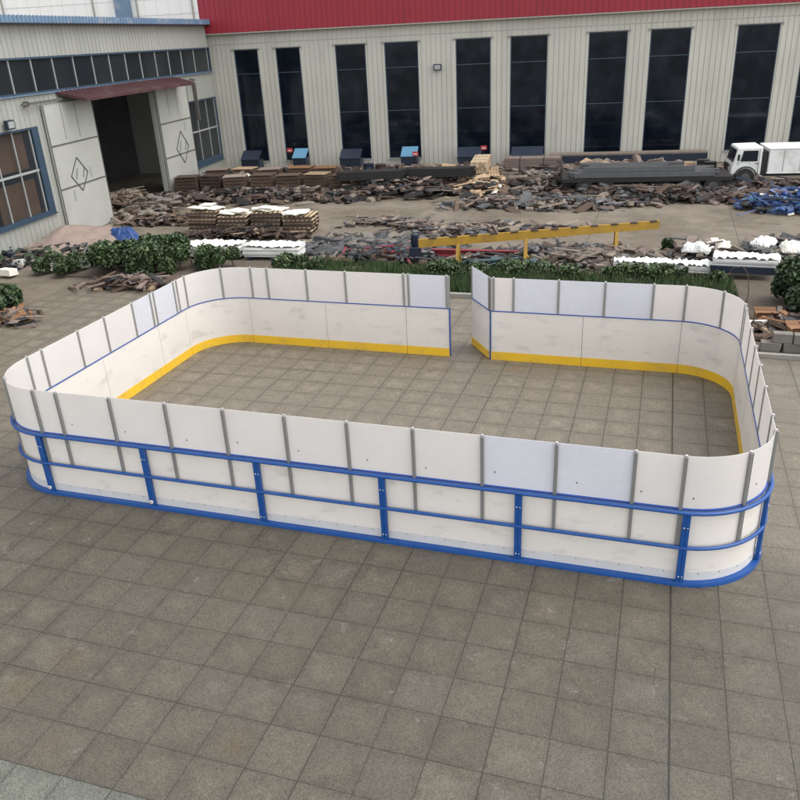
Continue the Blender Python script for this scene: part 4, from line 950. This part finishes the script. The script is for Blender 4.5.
# stacked blue frames at the right
r = random.Random(12)
for i in range(9):
    mb = MB(); L_, H_ = 2.0, 1.0
    for z in (0, H_ / 2, H_): mb.beam((-L_ / 2, 0, 0) if 0 else (-L_ / 2, z, .03), (L_ / 2, z, .03), .06, .05)
    for x in (-L_ / 2, 0, L_ / 2): mb.beam((x, -.03, .031), (x, H_ + .03, .031), .06, .052)
    o = mb.build('welded_barrier', [M_frbl, M_tarpb, M_lblue][i % 3] if i % 3 != 2 else M_frbl); put(o, W(28.2 + r.uniform(-.2, .2), -12.9 + r.uniform(-.2, .2), .06 * i), KR + R(r.uniform(-8, 8)))
    tag(o, f'blue welded barrier, {ORD[i]} from the ground in the flat stack at the right edge', 'barrier', 'blue steel barriers stacked at the right edge')
heap('bluish and whitish steel offcuts around the blue frame stack', 28.3, -12.4, 0, 3.6, 2.6, .9, 170, .34, [M_frbl, M_tarpb, M_lblue, M_cream, M_pink, M_black], (7, 3, 1, .5, 1, 1.5), 43)
# machines standing at the foot of the tall windows
def cabinet(u, wdt, h, lid, label, m=M_navy, y=-1.0):
    t = thing('machine_cabinet', label, 'machine', W(u, y), KR, 'machines along the hall wall')
    mb = MB(); mb.box(-wdt / 2, wdt / 2, -.35, .35, 0, h); mb.build('body', m, t, bevel=.02)
    mb = MB(); mb.hexa([(-wdt / 2, -.42, h + .003), (wdt / 2, -.42, h + .003), (wdt / 2, .3, h + .42), (-wdt / 2, .3, h + .42), (-wdt / 2, -.42, h + .04), (wdt / 2, -.42, h + .04), (wdt / 2, .3, h + .46), (-wdt / 2, .3, h + .46)]); mb.build('lid', lid, t)
cabinet(5.05, .8, .85, M_lblue, 'machine with a tilted light blue lid before the second tall window')
cabinet(11.35, .9, .8, M_lblue, 'machine with a light blue lid before the fourth tall window')
cabinet(2.1, 1.1, .8, M_navy, 'dark navy machine before the first tall window')
cabinet(8.0, 1.2, .75, M_navy, 'dark navy machine before the third tall window')
cabinet(14.7, 1.3, .7, M_navy, 'dark navy machine before the fifth tall window')
cabinet(17.8, 1.7, .65, M_navy, 'wide dark navy machine before the sixth tall window')
for i, (u, z) in enumerate(((4.4, 1.22), (15.45, 1.1), (11.75, .95))):
    t = thing('red_sign', ['small red board left of the light blue lid at the second window', 'small red board on the fifth window ledge', 'small red board on the light blue lid at the fourth window'][i], 'sign', W(u, -.9 if i < 2 else -1.5, 0), KR, 'small red boards along the hall')
    mb = MB(); mb.box(-.16, .16, -.02, .01, z - .09, z + .13); mb.build('board', mat('sign_red', (.45, .04, .04), .5), t); mb = MB(); mb.box(-.10, .10, -.028, -.0205, z - .02, z + .03); mb.build('white_stripe', M_whitep, t); mb = MB(); mb.box(-.02, .02, .011, .04, 0, z); mb.build('stand', M_black, t)
# low navy bench along the right half of the hall
t = thing('long_bench', 'long low navy workbench along the hall wall beneath the right tall windows', 'bench', W(23, -1.2), KR)
mb = MB(); mb.box(-4, 4, -.4, .4, .68, .76); mb.build('bench_top', M_woodm, t); mb = MB(); mb.box(-4, 4, -.41, -.38, .3, .678); mb.build('front_panel', M_navy, t)
for x in (-3.9, -1.3, 1.3, 3.8): mb = MB(); mb.box(x, x + .1, -.3, .3, 0, .298); mb.build('leg', M_navy, t)
